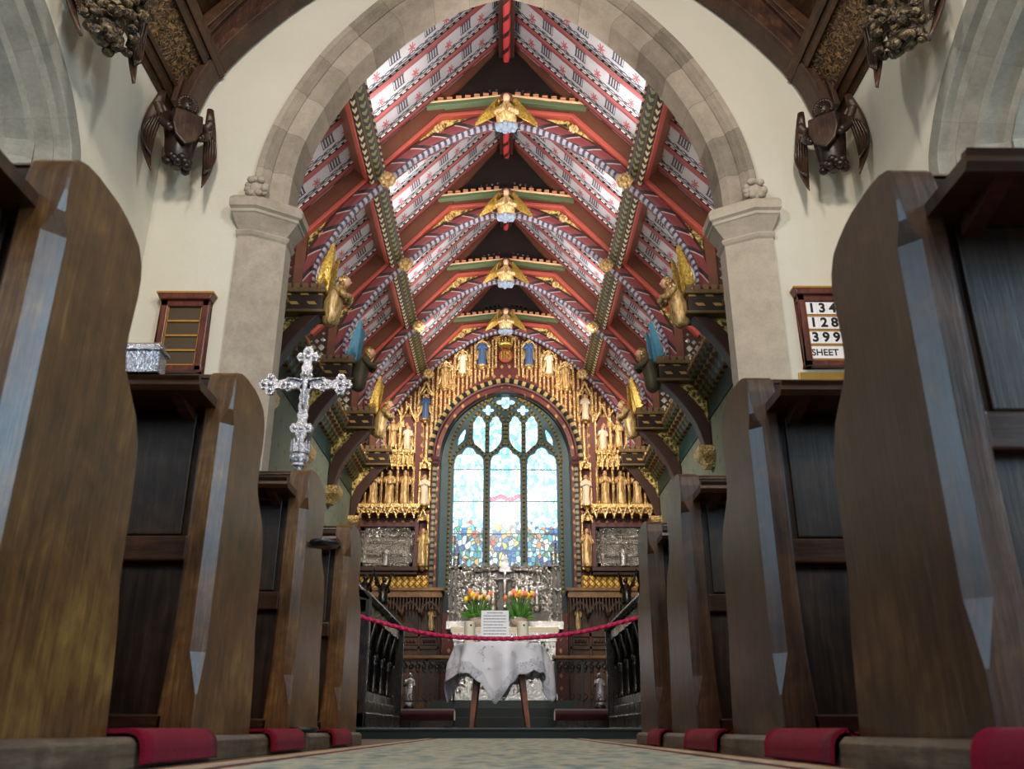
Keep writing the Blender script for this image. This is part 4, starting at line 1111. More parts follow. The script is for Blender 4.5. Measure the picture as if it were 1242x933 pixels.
for s in (-1, 1):
    nm = 'north' if s < 0 else 'south'
    g = thing('gilded_panelling', 'gilded shafts and gabled canopies on the east wall %s of the window arch' % nm, 'panelling', (s*1.4, YE, 5.0))
    m = MB(); x = .275
    while x < 2.5:
        zl, zt = zlow(x), ztop(x)
        if zt-zl > .1: m.box(s*x-.019, s*x+.019, YE-.05, YE+.0, zl, zt)
        x += .088
    obj('shafts', m, MT['gold'], g)
    for i in range(4):
        cx, zb, h = s*AX[i], AZ[i], AH[i]
        m = MB(); hw = .15
        zt = ztop(AX[i])
        zh = min(zb+h*.98, zt-.12)
        # canopy: cusped arch, gable and pinnacles
        m.plate([(cx-hw, zh-.12), (cx-hw, zh+.04), (cx, min(zh+.34, zt)), (cx+hw, zh+.04), (cx+hw, zh-.12)], [[(cx+hw*.72*math.cos(a), zh-.06+.10*math.sin(a)) for a in [PI*k/8 for k in range(9)]]+[(cx-hw*.72, zh-.10), (cx+hw*.72, zh-.10)]][:0]+[], YE-.14, YE-.10, 'y') if False else None
        for q in (-1, 1):
            m.box(cx+q*hw-.018, cx+q*hw+.018, YE-.13, YE-.04, zb-.05, zh+.05)
            m.loft([[Vector((cx+q*hw+e*math.cos(PI/4+PI*j/2), YE-.085+e*math.sin(PI/4+PI*j/2), z)) for j in range(4)] for z, e in [(zh+.05, .035), (min(zh+.20, zt), .004)]], smooth=False)
            m.sweep([(-.016, -.03), (.016, -.03), (.016, .03), (-.016, .03)], [(cx+q*hw, YE-.12, zh-.04), (cx+q*hw*.55, YE-.14, zh+.07), (cx, YE-.16, min(zh+.26, zt))], (0, 1, 0))
            m.sweep([(-.010, -.02), (.010, -.02), (.010, .02), (-.010, .02)], cat([(cx+q*hw, YE-.10, zh-.12), (cx+q*hw*.85, YE-.12, zh-.02), (cx+q*hw*.35, YE-.14, zh+.02), (cx, YE-.15, zh+.12)], 4), (0, 1, 0))
        for k in range(4): m.ell((cx+(k-1.5)*.07, YE-.13, zh+.02+.05*(1-abs(k-1.5))), .022, 6, 4)
        obj('canopy', m, MT['gold'], g)
fig_lab = ['beside the crowned emblem', 'second outward from the crowned emblem', 'third outward from the crowned emblem', 'level with the springing of the window arch']
for s in (-1, 1):
    nm = 'north' if s < 0 else 'south'
    for i in range(4):
        robe = [MT['blue'], MT['white_alb'], MT['robe_gold'], MT['blue'] if s < 0 else MT['white_alb']][i]
        saint('arch_angel', 'winged angel above the window arch, %s side, %s' % (nm, fig_lab[i]), 'carved angel', (s*AX[i], YE-.13, AZ[i]), AH[i], robe, MT['robe_gold'], pose=i, wspread=1.1)
# crowned emblem in rays
e = thing('crowned_emblem', 'gilded crowned monogram in golden rays above the window apex', 'emblem', (0, YE-.05, 7.4))
m = MB(); zc0 = 7.36
for k in range(32):
    a = 2*PI*k/32; L = .24 if k % 2 else .19
    m.add([(.08*math.cos(a-.05), YE-.06, zc0+.08*math.sin(a-.05)), (.08*math.cos(a+.05), YE-.06, zc0+.08*math.sin(a+.05)), (L*math.cos(a), YE-.055, zc0+L*math.sin(a)), (.1*math.cos(a), YE-.09, zc0+.1*math.sin(a))], [(0, 1, 3), (1, 2, 3), (2, 0, 3), (0, 2, 1)])
obj('rays', m, MT['gold'], e)
m = MB().lathe([(0, -.02), (.15, -.02), (.15, .02), (.13, .03), (0, .03)], (0, 0, 0), 20)
m.v = [Vector((p.x, YE-.085+p.z, zc0+p.y)) for p in m.v]; dk_ = obj('disc', m, MT['redpaint'], e)
m = MB()   # interlaced monogram strokes
def stroke(pts, w=.014): m.sweep([(-w, -.012), (w, -.012), (w, .012), (-w, .012)], [(x, YE-.12, zc0+z) for x, z in pts], (0, 1, 0))
stroke([(-.085, -.09), (-.085, .09)]); stroke([(-.03, -.09), (-.03, .09)]); stroke([(.025, -.09), (.025, .09)]); stroke([(-.03, 0), (.025, 0)])
stroke([(.10, .07), (.08, .09), (.055, .07), (.06, .03), (.095, -.02), (.10, -.06), (.08, -.09), (.055, -.07)])
obj('monogram', m, MT['wing_gold'], dk_)
m = MB(); zk = 7.60
m.lathe([(.13, -.05), (.145, -.05), (.15, 0), (.14, .02), (.12, .02)], (0, YE-.16, zk), 20, sy=.7)
for k in range(5):
    x = (k-2)*.065; h = .11 if k % 2 == 0 else .06
    m.loft([[Vector((x+w*math.cos(2*PI*j/6), YE-.22+abs(x)*.3+.01*math.sin(2*PI*j/6), zk+z)) for j in range(6)] for z, w in [(.0, .028), (.05, .02), (h-.02, .035), (h, .008)]])
    m.ell((x, YE-.22+abs(x)*.3, zk+h+.01), .02, 6, 5)
obj('crown', m, MT['wing_gold'], e)
m = MB()
for q in (-1, 1):
    m.box(q*.2-.02, q*.2+.02, YE-.12, YE-.02, 7.08, 7.80)
    m.sweep([(-.02, -.03), (.02, -.03), (.02, .03), (-.02, .03)], cat([(q*.2, YE-.12, 7.66), (q*.15, YE-.13, 7.76), (.0, YE-.14, 7.84)], 3), (0, 1, 0))
obj('canopy', m, MT['gold'], e)

# ------------------------------------------------------------------ carved flanking tabernacles
MX = [-2.58, -2.27, -1.96]
for s in (-1, 1):
    nm = 'north' if s < 0 else 'south'
    t = thing('canopied_reredos', 'gilded canopied tabernacle work on the east wall %s of the window' % nm, 'carving', (s*2.27, YE, 2.6))
    cx0 = s*2.27; hw = .60
    m = MB().box(cx0-hw, cx0+hw, YE-.10, YE, 4.12, 6.0); obj('back_board', m, MT['diaper'], t)
    # base with zig-zag of little gables
    m = MB()
    m.box(cx0-hw-.02, cx0+hw+.02, YE-.36, YE, 4.06, 4.13); m.box(cx0-hw, cx0+hw, YE-.31, YE, 3.96, 4.06)
    for k in range(7):
        x = cx0-hw+hw*2*(k+.5)/7; w = hw/7*.96
        m.prism([(x-w, 4.06), (x, 3.86), (x+w, 4.06), (x+w*.6, 4.06), (x, 3.92), (x-w*.6, 4.06)], YE-.37, YE-.31, 'y')
        m.ell((x, YE-.34, 3.86), .025, 6, 5); m.ell((x, YE-.345, 4.0), .03, 6, 5)
    obj('gabled_base', m, MT['gold'], t)
    # shafts between the saints
    m = MB()
    for k in range(4):
        x = s*(2.735-.31*k)
        m.box(x-.022, x+.022, YE-.30, YE-.22, 4.12, 4.88); m.box(x-.032, x+.032, YE-.31, YE-.21, 4.12, 4.2); m.box(x-.03, x+.03, YE-.31, YE-.21, 4.6, 4.64)
        m.tube([(x, YE-.32, 4.13), (x, YE-.32, 5.0)], .014, 6)
    obj('shafts', m, MT['gold'], t)
    # canopies over the saints
    m = MB()
    for k in range(3):
        x = s*(2.58-.31*k)
        for q in range(-1, 2):
            xx = x+q*.10
            for u in (-1, 1): m.sweep([(-.010, -.03), (.010, -.03), (.010, .03), (-.010, .03)], [(xx+u*.05, YE-.34+abs(q)*.05, 4.86), (xx+u*.032, YE-.35+abs(q)*.05, 4.95), (xx, YE-.36+abs(q)*.05, 5.10)], (0, 1, 0))
            m.box(xx-.05, xx-.036, YE-.36, YE-.12, 4.82, 5.18); m.box(xx+.036, xx+.05, YE-.36, YE-.12, 4.82, 5.18)
            m.loft([[Vector((xx+e*math.cos(PI/4+PI*j/2), YE-.30+e*math.sin(PI/4+PI*j/2), z)) for j in range(4)] for z, e in [(5.14, .035), (5.24, .03), (5.36, .004)]], smooth=False)
        m.box(x-.15, x+.15, YE-.28, YE-.10, 4.90, 5.20)
        m.loft([[Vector((x+e*math.cos(PI/4+PI*j/2), YE-.2+e*math.sin(PI/4+PI*j/2), z)) for j in range(4)] for z, e in [(5.18, .20), (5.22, .20), (5.24, .16)]], smooth=False)
    obj('canopy_row', m, MT['gold'], t)
    # tall gables over the upper figures
    m = MB()
    for k in range(3):
        x = s*(2.58-.31*k); zt = 6.0+(.12 if k == 1 else 0)
        for u in (-1, 1):
            m.box(x+u*.145-.012, x+u*.145+.012, YE-.2, YE-.08, 5.2, zt-.05)
            m.loft([[Vector((x+u*.145+e*math.cos(PI/4+PI*j/2), YE-.14+e*math.sin(PI/4+PI*j/2), z)) for j in range(4)] for z, e in [(zt-.06, .03), (zt+.12, .004)]], smooth=False)
            m.sweep([(-.014, -.03), (.014, -.03), (.014, .03), (-.014, .03)], [(x+u*.14, YE-.17, zt-.1), (x+u*.08, YE-.19, zt), (x, YE-.2, zt+.24)], (0, 1, 0))
    obj('upper_gables', m, MT['gold'], t)
    # narrow side niches
    for (xx, z0, z1) in ((2.97, 4.10, 5.0), (1.59, 4.10, 5.0), (1.59, 2.90, 3.95)):
        m = MB(); x = s*xx; hw2 = .10 if xx < 2 else .075
        for u in (-1, 1): m.box(x+u*hw2-.014, x+u*hw2+.014, YE-.18, YE, z0, z1)
        for u in (-1, 1): m.sweep([(-.013, -.03), (.013, -.03), (.013, .03), (-.013, .03)], [(x+u*hw2, YE-.2, z1-.16), (x+u*hw2*.6, YE-.21, z1-.04), (x, YE-.22, z1+.10)], (0, 1, 0))
        m.box(x-hw2, x+hw2, YE-.14, YE, z1-.1, z1+.02)
        obj('side_niche', m, MT['gold'], t)
    # framed recess for the silver tablet
    m = MB()
    for a in ((cx0-hw, cx0-hw+.07, 2.93, 3.86), (cx0+hw-.07, cx0+hw, 2.93, 3.86)): m.box(a[0], a[1], YE-.20, YE, a[2], a[3])
    m.box(cx0-hw, cx0+hw, YE-.18, YE, 3.72, 3.80); obj('tablet_surround', m, MT['maroon'], t)
    m = MB().box(cx0-hw-.02, cx0+hw+.02, YE-.24, YE, 2.86, 2.94).box(cx0-hw, cx0+hw, YE-.18, YE, 2.80, 2.86); obj('tablet_shelf', m, MT['trussdark'], t, bevel=.01)
    m = MB().box(s*1.45, s*3.0, YE-.05, YE, 2.52, 2.80) if s > 0 else MB().box(-3.0, -1.45, YE-.05, YE, 2.52, 2.80)
    obj('gilded_band', m, MT['golddiaper'], t)
    tb = thing('silver_tablet', 'embossed silver tablet in a red frame %s of the window' % nm, 'plaque', (cx0, YE-.1, 2.94))
    m = MB().box(cx0-.52, cx0+.52, YE-.12, YE-.04, 2.95, 3.72); obj('plate', m, MT['tablet'], tb)
    m = MB()
    for a in ((-.50, -.44, 2.97, 3.70), (.44, .50, 2.97, 3.70), (-.5, .5, 3.64, 3.70), (-.5, .5, 2.97, 3.03)): m.box(cx0+a[0], cx0+a[1], YE-.15, YE-.11, a[2], a[3])
    for a in ((-.36, .36, 3.52, 3.57), (-.36, .36, 3.40, 3.44), (-.36, -.1, 3.15, 3.19), (.1, .36, 3.15, 3.19)): m.box(cx0+a[0], cx0+a[1], YE-.14, YE-.11, a[2], a[3])
    for k in range(10): m.prism([(cx0-.43+k*.088, 3.64), (cx0-.386+k*.088, 3.58), (cx0-.342+k*.088, 3.64)], YE-.14, YE-.11, 'y')
    obj('raised_border', m, MT['silver'], tb)
    saint('silver_figure', 'small silver figure standing before the embossed tablet %s of the window' % nm, 'statuette', (cx0+(.0 if s < 0 else -.02), YE-.19, 2.955), .40, MT['silver_fine'], None, pose=1, hair=MT['silver_fine'], head='silver_fine', console=False)
    # the figures
    who = ['outermost', 'middle', 'innermost']
    for k in range(3):
        x = s*(2.58-.31*k)
        saint('saint_statue', '%s gilded saint in the main row of three %s of the window' % (who[k], nm), 'statue', (x, YE-.24, 4.14), .70, MT['robe_gold'], None, pose=k+(1 if s > 0 else 0), console=False)
        saint('winged_statue', '%s winged figure on the canopies %s of the window' % (who[k], nm), 'statue', (x, YE-.19, 5.24+(.06 if k == 1 else 0)), .62 if k == 1 else .55, MT['robe_gold'] if k == 1 else MT['white_alb'], MT['robe_gold'], pose=k, wingup=(k == 1), console=False)
    saint('side_angel', 'white-robed angel in the outer niche %s of the window' % nm, 'statue', (s*2.88, YE-.16, 4.15), .62, MT['white_alb'], MT['robe_gold'], pose=0, wspread=.7)
    saint('side_angel', 'white-robed angel in the inner narrow niche %s of the window' % nm, 'statue', (s*1.59, YE-.16, 4.15), .62, MT['white_alb'], MT['robe_gold'], pose=0, wspread=.8)
    saint('side_saint', 'gilded saint below the narrow niche beside the silver tablet %s of the window' % nm, 'statue', (s*1.58, YE-.16, 2.98), .72, MT['robe_gold'], None, pose=2)
    # oak dado with pendant canopy
    d = thing('oak_dado', 'carved oak panelling with pendant canopy below the gilded band, %s side' % nm, 'panelling', (s*2.0, YE, .36))
    xa, xb = 1.18, 3.0
    def bx(m, x0, x1, *a): m.box(min(s*x0, s*x1), max(s*x0, s*x1), *a)
    m = MB(); bx(m, xa, xb, YE-.14, YE, .36, 2.5)
    for k in range(5): bx(m, xa+.02+k*.36, xa+.07+k*.36, YE-.18, YE-.14, .36, 2.4)
    bx(m, xa, xb, YE-.18, YE-.14, 1.66, 1.74); bx(m, xa, xb, YE-.18, YE-.14, 1.44, 1.50); obj('panels', m, MT['panel_oak'], d, bevel=.006)
    m = MB(); bx(m, xa-.04, xb, YE-.46, YE, 2.46, 2.52); bx(m, xa, xb, YE-.42, YE, 2.40, 2.46); bx(m, xa-.02, xb, YE-.44, YE-.40, 2.34, 2.42)
    obj('cornice', m, MT['rail_oak'], d, bevel=.008)
    m = MB()
    for k in range(30):
        x = xa+.02+k*.06; L = .10+.12*abs(math.sin(PI*(k+.5)/6))
        bx(m, x, x+.022, YE-.42, YE-.38, 2.36-.30+L*.3, 2.36)
        if k % 6 == 5:
            m.loft([[Vector((s*(x+.03)+e*math.cos(PI*j/3), YE-.40+e*math.sin(PI*j/3), z)) for j in range(6)] for z, e in [(1.98, .008), (2.04, .035), (2.1, .03), (2.2, .02)]])
    for k in range(5):
        x = xa+.02+k*.36
        for u in (0, 1):
            m.sweep([(-.014, -.02), (.014, -.02), (.014, .02), (-.014, .02)], cat([(s*(x+.36*u), YE-.41, 2.06), (s*(x+.36*u+(.06 if u == 0 else -.06)), YE-.41, 2.18), (s*(x+.18), YE-.41, 2.27)], 3), (0, 1, 0))
    obj('pendant_canopy', m, MT['panel_oak'], d)
    m = MB()
    for k in range(5):
        bx(m, xa+.08+k*.36, xa+.36+k*.36, YE-.17, YE-.14, 1.52, 1.64)
        for q in range(4): m.ell((s*(xa+.13+k*.36+q*.06), YE-.175, 1.58), (.028, .02, .04), 8, 5)
    obj('quatrefoil_band', m, MT['panel_oak'], d)
    saint('dado_saint', 'small gilded saint on the oak panelling beside the altar, %s side' % nm, 'statue', (s*1.36, YE-.24, 1.78), .42, MT['robe_gold'], None, pose=2)
# ------------------------------------------------------------------ silver reredos and altar
YR_, YA = 15.3, 14.3
rz = thing('silver_reredos', 'embossed silver altarpiece with crucifixion relief and side towers behind the altar', 'altarpiece', (0, YR_, 1.6))
m = MB().box(-.80, .80, YR_, YR_+.12, 1.5, 2.70)
for k in range(9):
    x = -.72+k*.18; m.prism([(x-.09, 2.70), (x, 2.78), (x+.09, 2.70)], YR_, YR_+.06, 'y')
obj('relief_ground', m, MT['silver_dark'], rz)
rr = random.Random(11)
for sd in (-1, 1):
    m = MB()
    for k in range(34):      # curling branches
        x, z = sd*rr.uniform(.16, .68), rr.uniform(2.0, 2.58); r0 = rr.uniform(.05, .11); a0 = rr.uniform(0, 6)
        m.tube([(x+r0*(1-.11*i)*math.cos(a0+.7*i), YR_-.02, z+r0*(1-.11*i)*math.sin(a0+.7*i)) for i in range(9)], [.014]*7+[.02, .01], 6)
    for k in range(140):
        x, z = sd*rr.uniform(.12, .74), rr.uniform(1.95, 2.64)
        m.ell((x, YR_-.01, z), (rr.uniform(.02, .05), .035, rr.uniform(.02, .05)), 7, 5)
    obj('relief_leafwork', m, MT['silver_smooth'], rz)
m = MB()
for a in ((-.80, -.74, 1.5, 2.7), (.74, .80, 1.5, 2.7), (-.8, .8, 2.64, 2.70)): m.box(a[0], a[1], YR_-.06, YR_+.02, a[2], a[3])
m.sweep([(-.025, -.06), (.025, -.06), (.025, .06), (-.025, .06)], cat([(-.74, YR_-.03, 2.35), (-.68, YR_-.03, 2.54), (-.5, YR_-.03, 2.63), (0, YR_-.03, 2.66), (.5, YR_-.03, 2.63), (.68, YR_-.03, 2.54), (.74, YR_-.03, 2.35)], 4), (0, 1, 0))
obj('frame', m, MT['silver'], rz)
for s in (-1, 1):
    m = MB(); cx = s*.885
    m.m = 1; m.box(cx-.08, cx+.08, YR_+.0, YR_+.16, 1.5, 2.72); m.m = 0
    for z in (1.62, 2.0, 2.38):
        for u in (-1, 0, 1): m.box(cx+u*.075-.012, cx+u*.075+.012, YR_-.05, YR_, z, z+.30)
        m.box(cx-.095, cx+.095, YR_-.06, YR_, z+.30, z+.34)
        for u in (-.5, .5): m.prism([(cx+u*.075-.038, z+.24), (cx+u*.075, z+.36), (cx+u*.075+.038, z+.24), (cx+u*.075, z+.30)], YR_-.07, YR_-.02, 'y')
    for u in (-.8, 0, .8):
        h = .60 if u == 0 else .26
        m.loft([[Vector((cx+u*.085+e*math.cos(PI/4+PI*j/2), YR_+.04+e*math.sin(PI/4+PI*j/2), z)) for j in range(4)] for z, e in [(2.70, .035), (2.70+h*.4, .03), (2.70+h, .005)]], smooth=False)
        for q in range(3): m.ell((cx+u*.085, YR_+.0, 2.78+q*h*.28), .022, 6, 4)
    obj('side_tower', m, [MT['silver'], MT['silver_dark']], rz)
m = MB()
m.box(-.022, .022, YR_-.12, YR_-.08, 2.0, 2.66); m.box(-.16, .16, YR_-.12, YR_-.08, 2.46, 2.50); m.ell((0, YR_-.14, 2.52), (.03, .03, .04), 8, 6)
m.loft([[Vector((.035*k*math.cos(2*PI*j/10), YR_-.15+.025*math.sin(2*PI*j/10), z)) for j in range(10)] for z, k in [(2.14, .5), (2.25, .8), (2.35, 1.0), (2.44, 1.25), (2.48, .6)]])
for s in (-1, 1): m.tube([(0, YR_-.14, 2.46), (s*.08, YR_-.14, 2.48), (s*.15, YR_-.13, 2.50)], .014, 6)
m.loft([[Vector((e*math.cos(PI/4+PI*j/2), YR_-.06+e*.5*math.sin(PI/4+PI*j/2), z)) for j in range(4)] for z, e in [(2.60, .16), (2.66, .12), (2.92, .008)]], smooth=False)
obj('crucifix_relief', m, MT['silver_fine'], rz)
for k, (x, h) in enumerate([(-.55, .42), (-.38, .46), (-.2, .48), (.2, .48), (.38, .46), (.55, .42)]):
    m = MB(); b0 = 1.95
    m.loft([[Vector((x+rx*h*math.cos(2*PI*j/14)*(1+.08*math.sin(5*2*PI*j/14)), YR_-.07+.08*h*math.sin(2*PI*j/14), b0+z*h)) for j in range(14)] for z, rx in [(0, .15), (.3, .12), (.6, .13), (.8, .14), (.85, .06), (.89, .05)]])
    m.ell((x, YR_-.08, b0+.94*h), .06*h, 8, 6)
    for q in (-1, 1): m.tube(cat([(x+q*.11*h, YR_-.08, b0+.76*h), (x+q*.15*h, YR_-.12, b0+.6*h), (x+q*.02*h, YR_-.15, b0+.64*h)], 3), .03*h, 6)
    obj('relief_figure', m, MT['silver_smooth'], rz)
m = MB().box(-.98, .98, YR_-.30, YR_-.06, 1.62, 1.75)
for k in range(26): m.box(-.95+k*.075, -.92+k*.075, YR_-.32, YR_-.30, 1.63, 1.73)
obj('gradine', m, MT['silver_smooth'], rz)
al = thing('altar', 'silver-fronted high altar with embossed frontal', 'altar', (0, YA, .36))
m = MB().box(-.86, .86, YA-.02, YR_-.1, 1.50, 1.58); obj('mensa', m, MT['white_alb'], al, bevel=.008)
m = MB().box(-.80, .80, YA+.04, YR_-.1, .48, 1.5); rr = random.Random(4)
for k in range(9): m.box(-.80+k*.19, -.76+k*.19, YA, YA+.05, .48, 1.5)
m.box(-.82, .82, YA-.01, YA+.05, 1.36, 1.5); m.box(-.82, .82, YA-.01, YA+.05, .48, .58)
for k in range(140): m.ell((rr.uniform(-.76, .76), YA+.035, rr.uniform(.6, 1.34)), (rr.uniform(.02, .05), .03, rr.uniform(.02, .06)), 7, 5)
obj('frontal', m, MT['silver_smooth'], al)
m = MB()
for k in range(30): m.prism([(-.84+k*.056, 1.5), (-.812+k*.056, 1.42), (-.784+k*.056, 1.5)], YA-.03, YA-.02, 'y')
obj('lace_edge', m, MT['paper'], al)
m = MB().box(-1.1, 1.1, YA-.35, 17.0, .3, .48); struct('altar_step', m, MT['tealtile'], 'pale edged step directly under the altar', bevel=.006)
for s in (-1, 1):
    nm = 'north' if s < 0 else 'south'
    f = thing('flower_arrangement', 'yellow, orange and pink tulips in a silver bowl, %s side of the altar' % nm, 'flowers', (s*.33-.11, YA+.35, 1.58))
    c = Vector((s*.33-.11, YA+.35, 1.58))
    m = MB().lathe([(.07, 0), (.08, .01), (.03, .03), (.03, .06), (.11, .10), (.15, .16), (.155, .18), (.13, .18), (.10, .12)], c, 20); obj('bowl', m, MT['silver_fine'], f)
    rr = random.Random(20+s); ml = MB(); heads = []
    for k in range(26):
        a = rr.uniform(0, 2*PI); q = rr.uniform(.05, .27); h = .42-.6*q*q+rr.uniform(-.06, .06)
        tip = c+Vector((q*math.cos(a)*1.05, q*math.sin(a)*.6, .12+h))
        ml.tube(cat([c+Vector((.04*math.cos(a), .04*math.sin(a), .12)), c.lerp(tip, .6)+Vector((0, 0, .06)), tip], 4), .007, 5); heads.append((tip, a))
    for k in range(46):
        a = rr.uniform(0, 2*PI); q = rr.uniform(.10, .34); h = rr.uniform(.02, .30)
        b0 = c+Vector((.05*math.cos(a), .05*math.sin(a), .13)); e_ = c+Vector((q*math.cos(a), q*.6*math.sin(a), .13+h)); sd = Vector((-math.sin(a), math.cos(a), 0))*.022; md = b0.lerp(e_, .5)+Vector((0, 0, .05))
        ml.add([b0-sd*.4, b0+sd*.4, md+sd, e_, md-sd, md+Vector((0, 0, .012))], [(0, 1, 5), (1, 2, 5), (2, 3, 5), (3, 4, 5), (4, 0, 5), (0, 4, 3, 2, 1)])
    obj('foliage', ml, MT['leaf'], f)
    for k, (tip, a) in enumerate(heads):
        m = MB(); n = 6
        m.loft([[tip+Vector((w*math.cos(2*PI*j/10)*(1+.12*math.cos(3*2*PI*j/10)), w*math.sin(2*PI*j/10)*(1+.12*math.cos(3*2*PI*j/10)), z)) for j in range(10)] for z, w in [(-.03, .008), (-.02, .024), (.01, .032), (.04, .028), (.06, .016), (.062, .006)]])
        obj('tulip', m, MT[['tulip_yellow', 'tulip_orange', 'tulip_pink', 'tulip_yellow', 'tulip_orange', 'tulip_cream'][k % 6]], f)
# ------------------------------------------------------------------ choir stalls, altar rails
for s in (-1, 1):
    nm = 'north' if s < 0 else 'south'
    r = thing('choir_stall', 'dark carved choir stall front with arcaded openings on the %s side' % nm, 'choir stall', (s*1.18, 8.7, .08))
    def bx(m, x0, x1, *a): m.box(min(s*x0, s*x1), max(s*x0, s*x1), *a)
    Y0, Y1 = 7.45, 10.1
    m = MB(); m.prism([(s*1.10, 1.10), (s*1.14, 1.15), (s*1.52, 1.26), (s*1.52, 1.20), (s*1.14, 1.08)], Y0, Y1, 'y'); obj('desk_top', m, MT['darkoak'], r, bevel=.006)
    m = MB(); bx(m, 1.12, 1.9, Y0, Y1, .08, .20); bx(m, 1.16, 1.9, Y0, Y1, .20, .30); bx(m, 1.20, 1.9, Y0, Y1, .30, .38); obj('plinth', m, MT['darkoak'], r, bevel=.01)
    m = MB(); bx(m, 1.42, 1.46, Y0, Y1, .38, 1.12); bx(m, 1.16, 1.3, Y0, Y1, .98, 1.08); obj('back_board', m, MT['darkoak'], r)
    for k in range(6):
        y = Y0+.10+k*.50
        m = MB(); m.lathe([(.035, .38), (.04, .40), (.02, .43), (.022, .62), (.03, .64), (.018, .66), (.04, .70), (.03, .72), (.0, .72)], (s*1.22, y, 0), 10); m.lathe([(.03, .38), (.02, .45), (.02, .7)], (s*1.30, y, 0), 8)
        m.tube(cat([(s*1.22, y, .71), (s*1.19, y, .84), (s*1.16, y+.02, .98)], 4), .022, 6); m.tube(cat([(s*1.22, y, .71), (s*1.2, y+.16, .90), (s*1.2, y+.25, .99)], 4), .018, 6); m.tube(cat([(s*1.22, y, .71), (s*1.2, y-.16, .90), (s*1.2, y-.25, .99)], 4), .018, 6)
        obj('column', m, MT['darkoak'], r)
    for y in (Y0, Y1-.08):
        m = MB(); prof = [(1.12, .08), (1.12, 1.1), (1.3, 1.3), (1.5, 1.36), (1.9, 1.36), (1.9, .08)]
        m.prism([(s*a, z) for a, z in prof], y, y+.08, 'y'); obj('stall_end', m, MT['darkoak'], r, bevel=.012)
    def beast(label, loc, rot):
        q = thing('kneeling_angel', label, 'carved angel', loc, rot); q.scale = (.62, .62, .62)
        m = MB(); m.loft([[Vector((x0+rx*math.cos(2*PI*j/14), ry*math.sin(2*PI*j/14), z)) for j in range(14)] for z, x0, rx, ry in [(0, 0, .13, .09), (.04, 0, .15, .10), (.12, -.01, .13, .09), (.2, -.03, .09, .08), (.3, -.01, .08, .09), (.36, .0, .05, .06), (.40, .01, .03, .03)]])
        m.tube(cat([(0, .07, .32), (.09, .08, .24), (.14, .0, .28)], 4), .03, 6); m.tube(cat([(0, -.07, .32), (.09, -.08, .24), (.14, .0, .28)], 4), .03, 6); obj('robed_body', m, MT['darkoak'], q, local=True)
        m = MB(); m.ell((.03, 0, .44), (.05, .045, .058)); m.ell((.08, 0, .435), (.012, .01, .014), 6, 4); obj('head', m, MT['darkoak'], q, local=True)
        for u in (-1, 1):
            m = MB(); wing(m, (-.05, u*.06, .28), (-.35, u*.3, 1), (-.7, u*.2, -.7), .34, .16, 5, .012, .05); obj('wing', m, MT['darkoak'], q, local=True)
        return q
    beast('dark kneeling angel finial on the nearer end of the %s choir stalls' % nm, (s*1.42, 9.0, 1.235), PI/2)
    beast('dark kneeling angel finial on the farther end of the %s choir stalls' % nm, (s*1.36, 9.95, 1.36), PI/2)
    # altar rail
    a = thing('altar_rail', 'openwork metal altar rail with oak top rail on the %s side' % nm, 'altar rail', (s*1.05, 12, .08))
    m = MB(); bx(m, .62, 2.6, 11.93, 12.07, .93, .97); obj('top_rail', m, MT['rail_oak'], a, bevel=.01)
    m = MB()
    for x in (.66, 1.02, 1.38, 1.74, 2.1): bx(m, x-.014, x+.014, 11.985, 12.015, .08, .93)
    for z in (.40, .90): bx(m, .62, 2.6, 11.985, 12.015, z, z+.02)
    for k in range(22):
        x = .70+k*.085
        m.tube(cat([(s*x, 12, .76), (s*(x+.03), 12, .80), (s*(x-.02), 12, .84), (s*(x+.035), 12, .90)], 3), .013, 5)
        m.tube(cat([(s*x, 12, .42), (s*(x+.035), 12, .47), (s*x, 12, .50)], 3), .007, 5); m.ell((s*(x+.02), 12, .83), (.03, .014, .035), 6, 4)
    obj('openwork', m, MT['black'], a)
    m = MB(); m.lathe([(.03, .08), (.03, .16), (.016, .18), (.016, .80), (.03, .82), (.016, .84), (.05, .87), (.06, .90), (.05, .93), (.0, .94)], (s*1.40, 11.55, 0), 12); props(recenter(obj('rail_standard', m, MT['black']), (s*1.40, 11.55, .08)), 'dark iron standard with round finial before the altar rail, %s side' % nm, 'post')
    k = thing('kneeler', 'long crimson velvet kneeler before the altar rail, %s side' % nm, 'kneeler', (s*1.03, 11.6, .08))
    m = MB(); P = [(11.42, .17), (11.41, .24), (11.45, .29), (11.6, .31), (11.75, .29), (11.79, .24), (11.78, .17)]
    m.prism(P, s*.62, s*1.42, 'x'); obj('cushion', m, MT['velvet'], k, bevel=.02, seg=3)
    m = MB(); bx(m, .64, 1.40, 11.44, 11.76, .08, .17); obj('base', m, MT['darkoak'], k)
    m = MB(); m.box(0, 0, 0, 0, 0, 0) if False else None
    saint('rail_figure', 'small pale figure standing behind the altar rail openwork, %s side' % nm, 'statuette', (s*1.27, 12.35, .36), .42, MT['silver_fine'], None, pose=1, hair=MT['silver_fine'], head='silver_fine', console=False)
    m = MB(); m.lathe([(.09, .08), (.09, .12), (.05, .15), (.05, .30), (.08, .33), (.08, .36), (0, .36)], (s*1.27, 12.35, 0), 12)
    props(recenter(obj('figure_pedestal', m, MT['darkoak']), (s*1.27, 12.35, .08)), 'low dark pedestal under the pale figure behind the altar rail, %s side' % nm, 'pedestal')

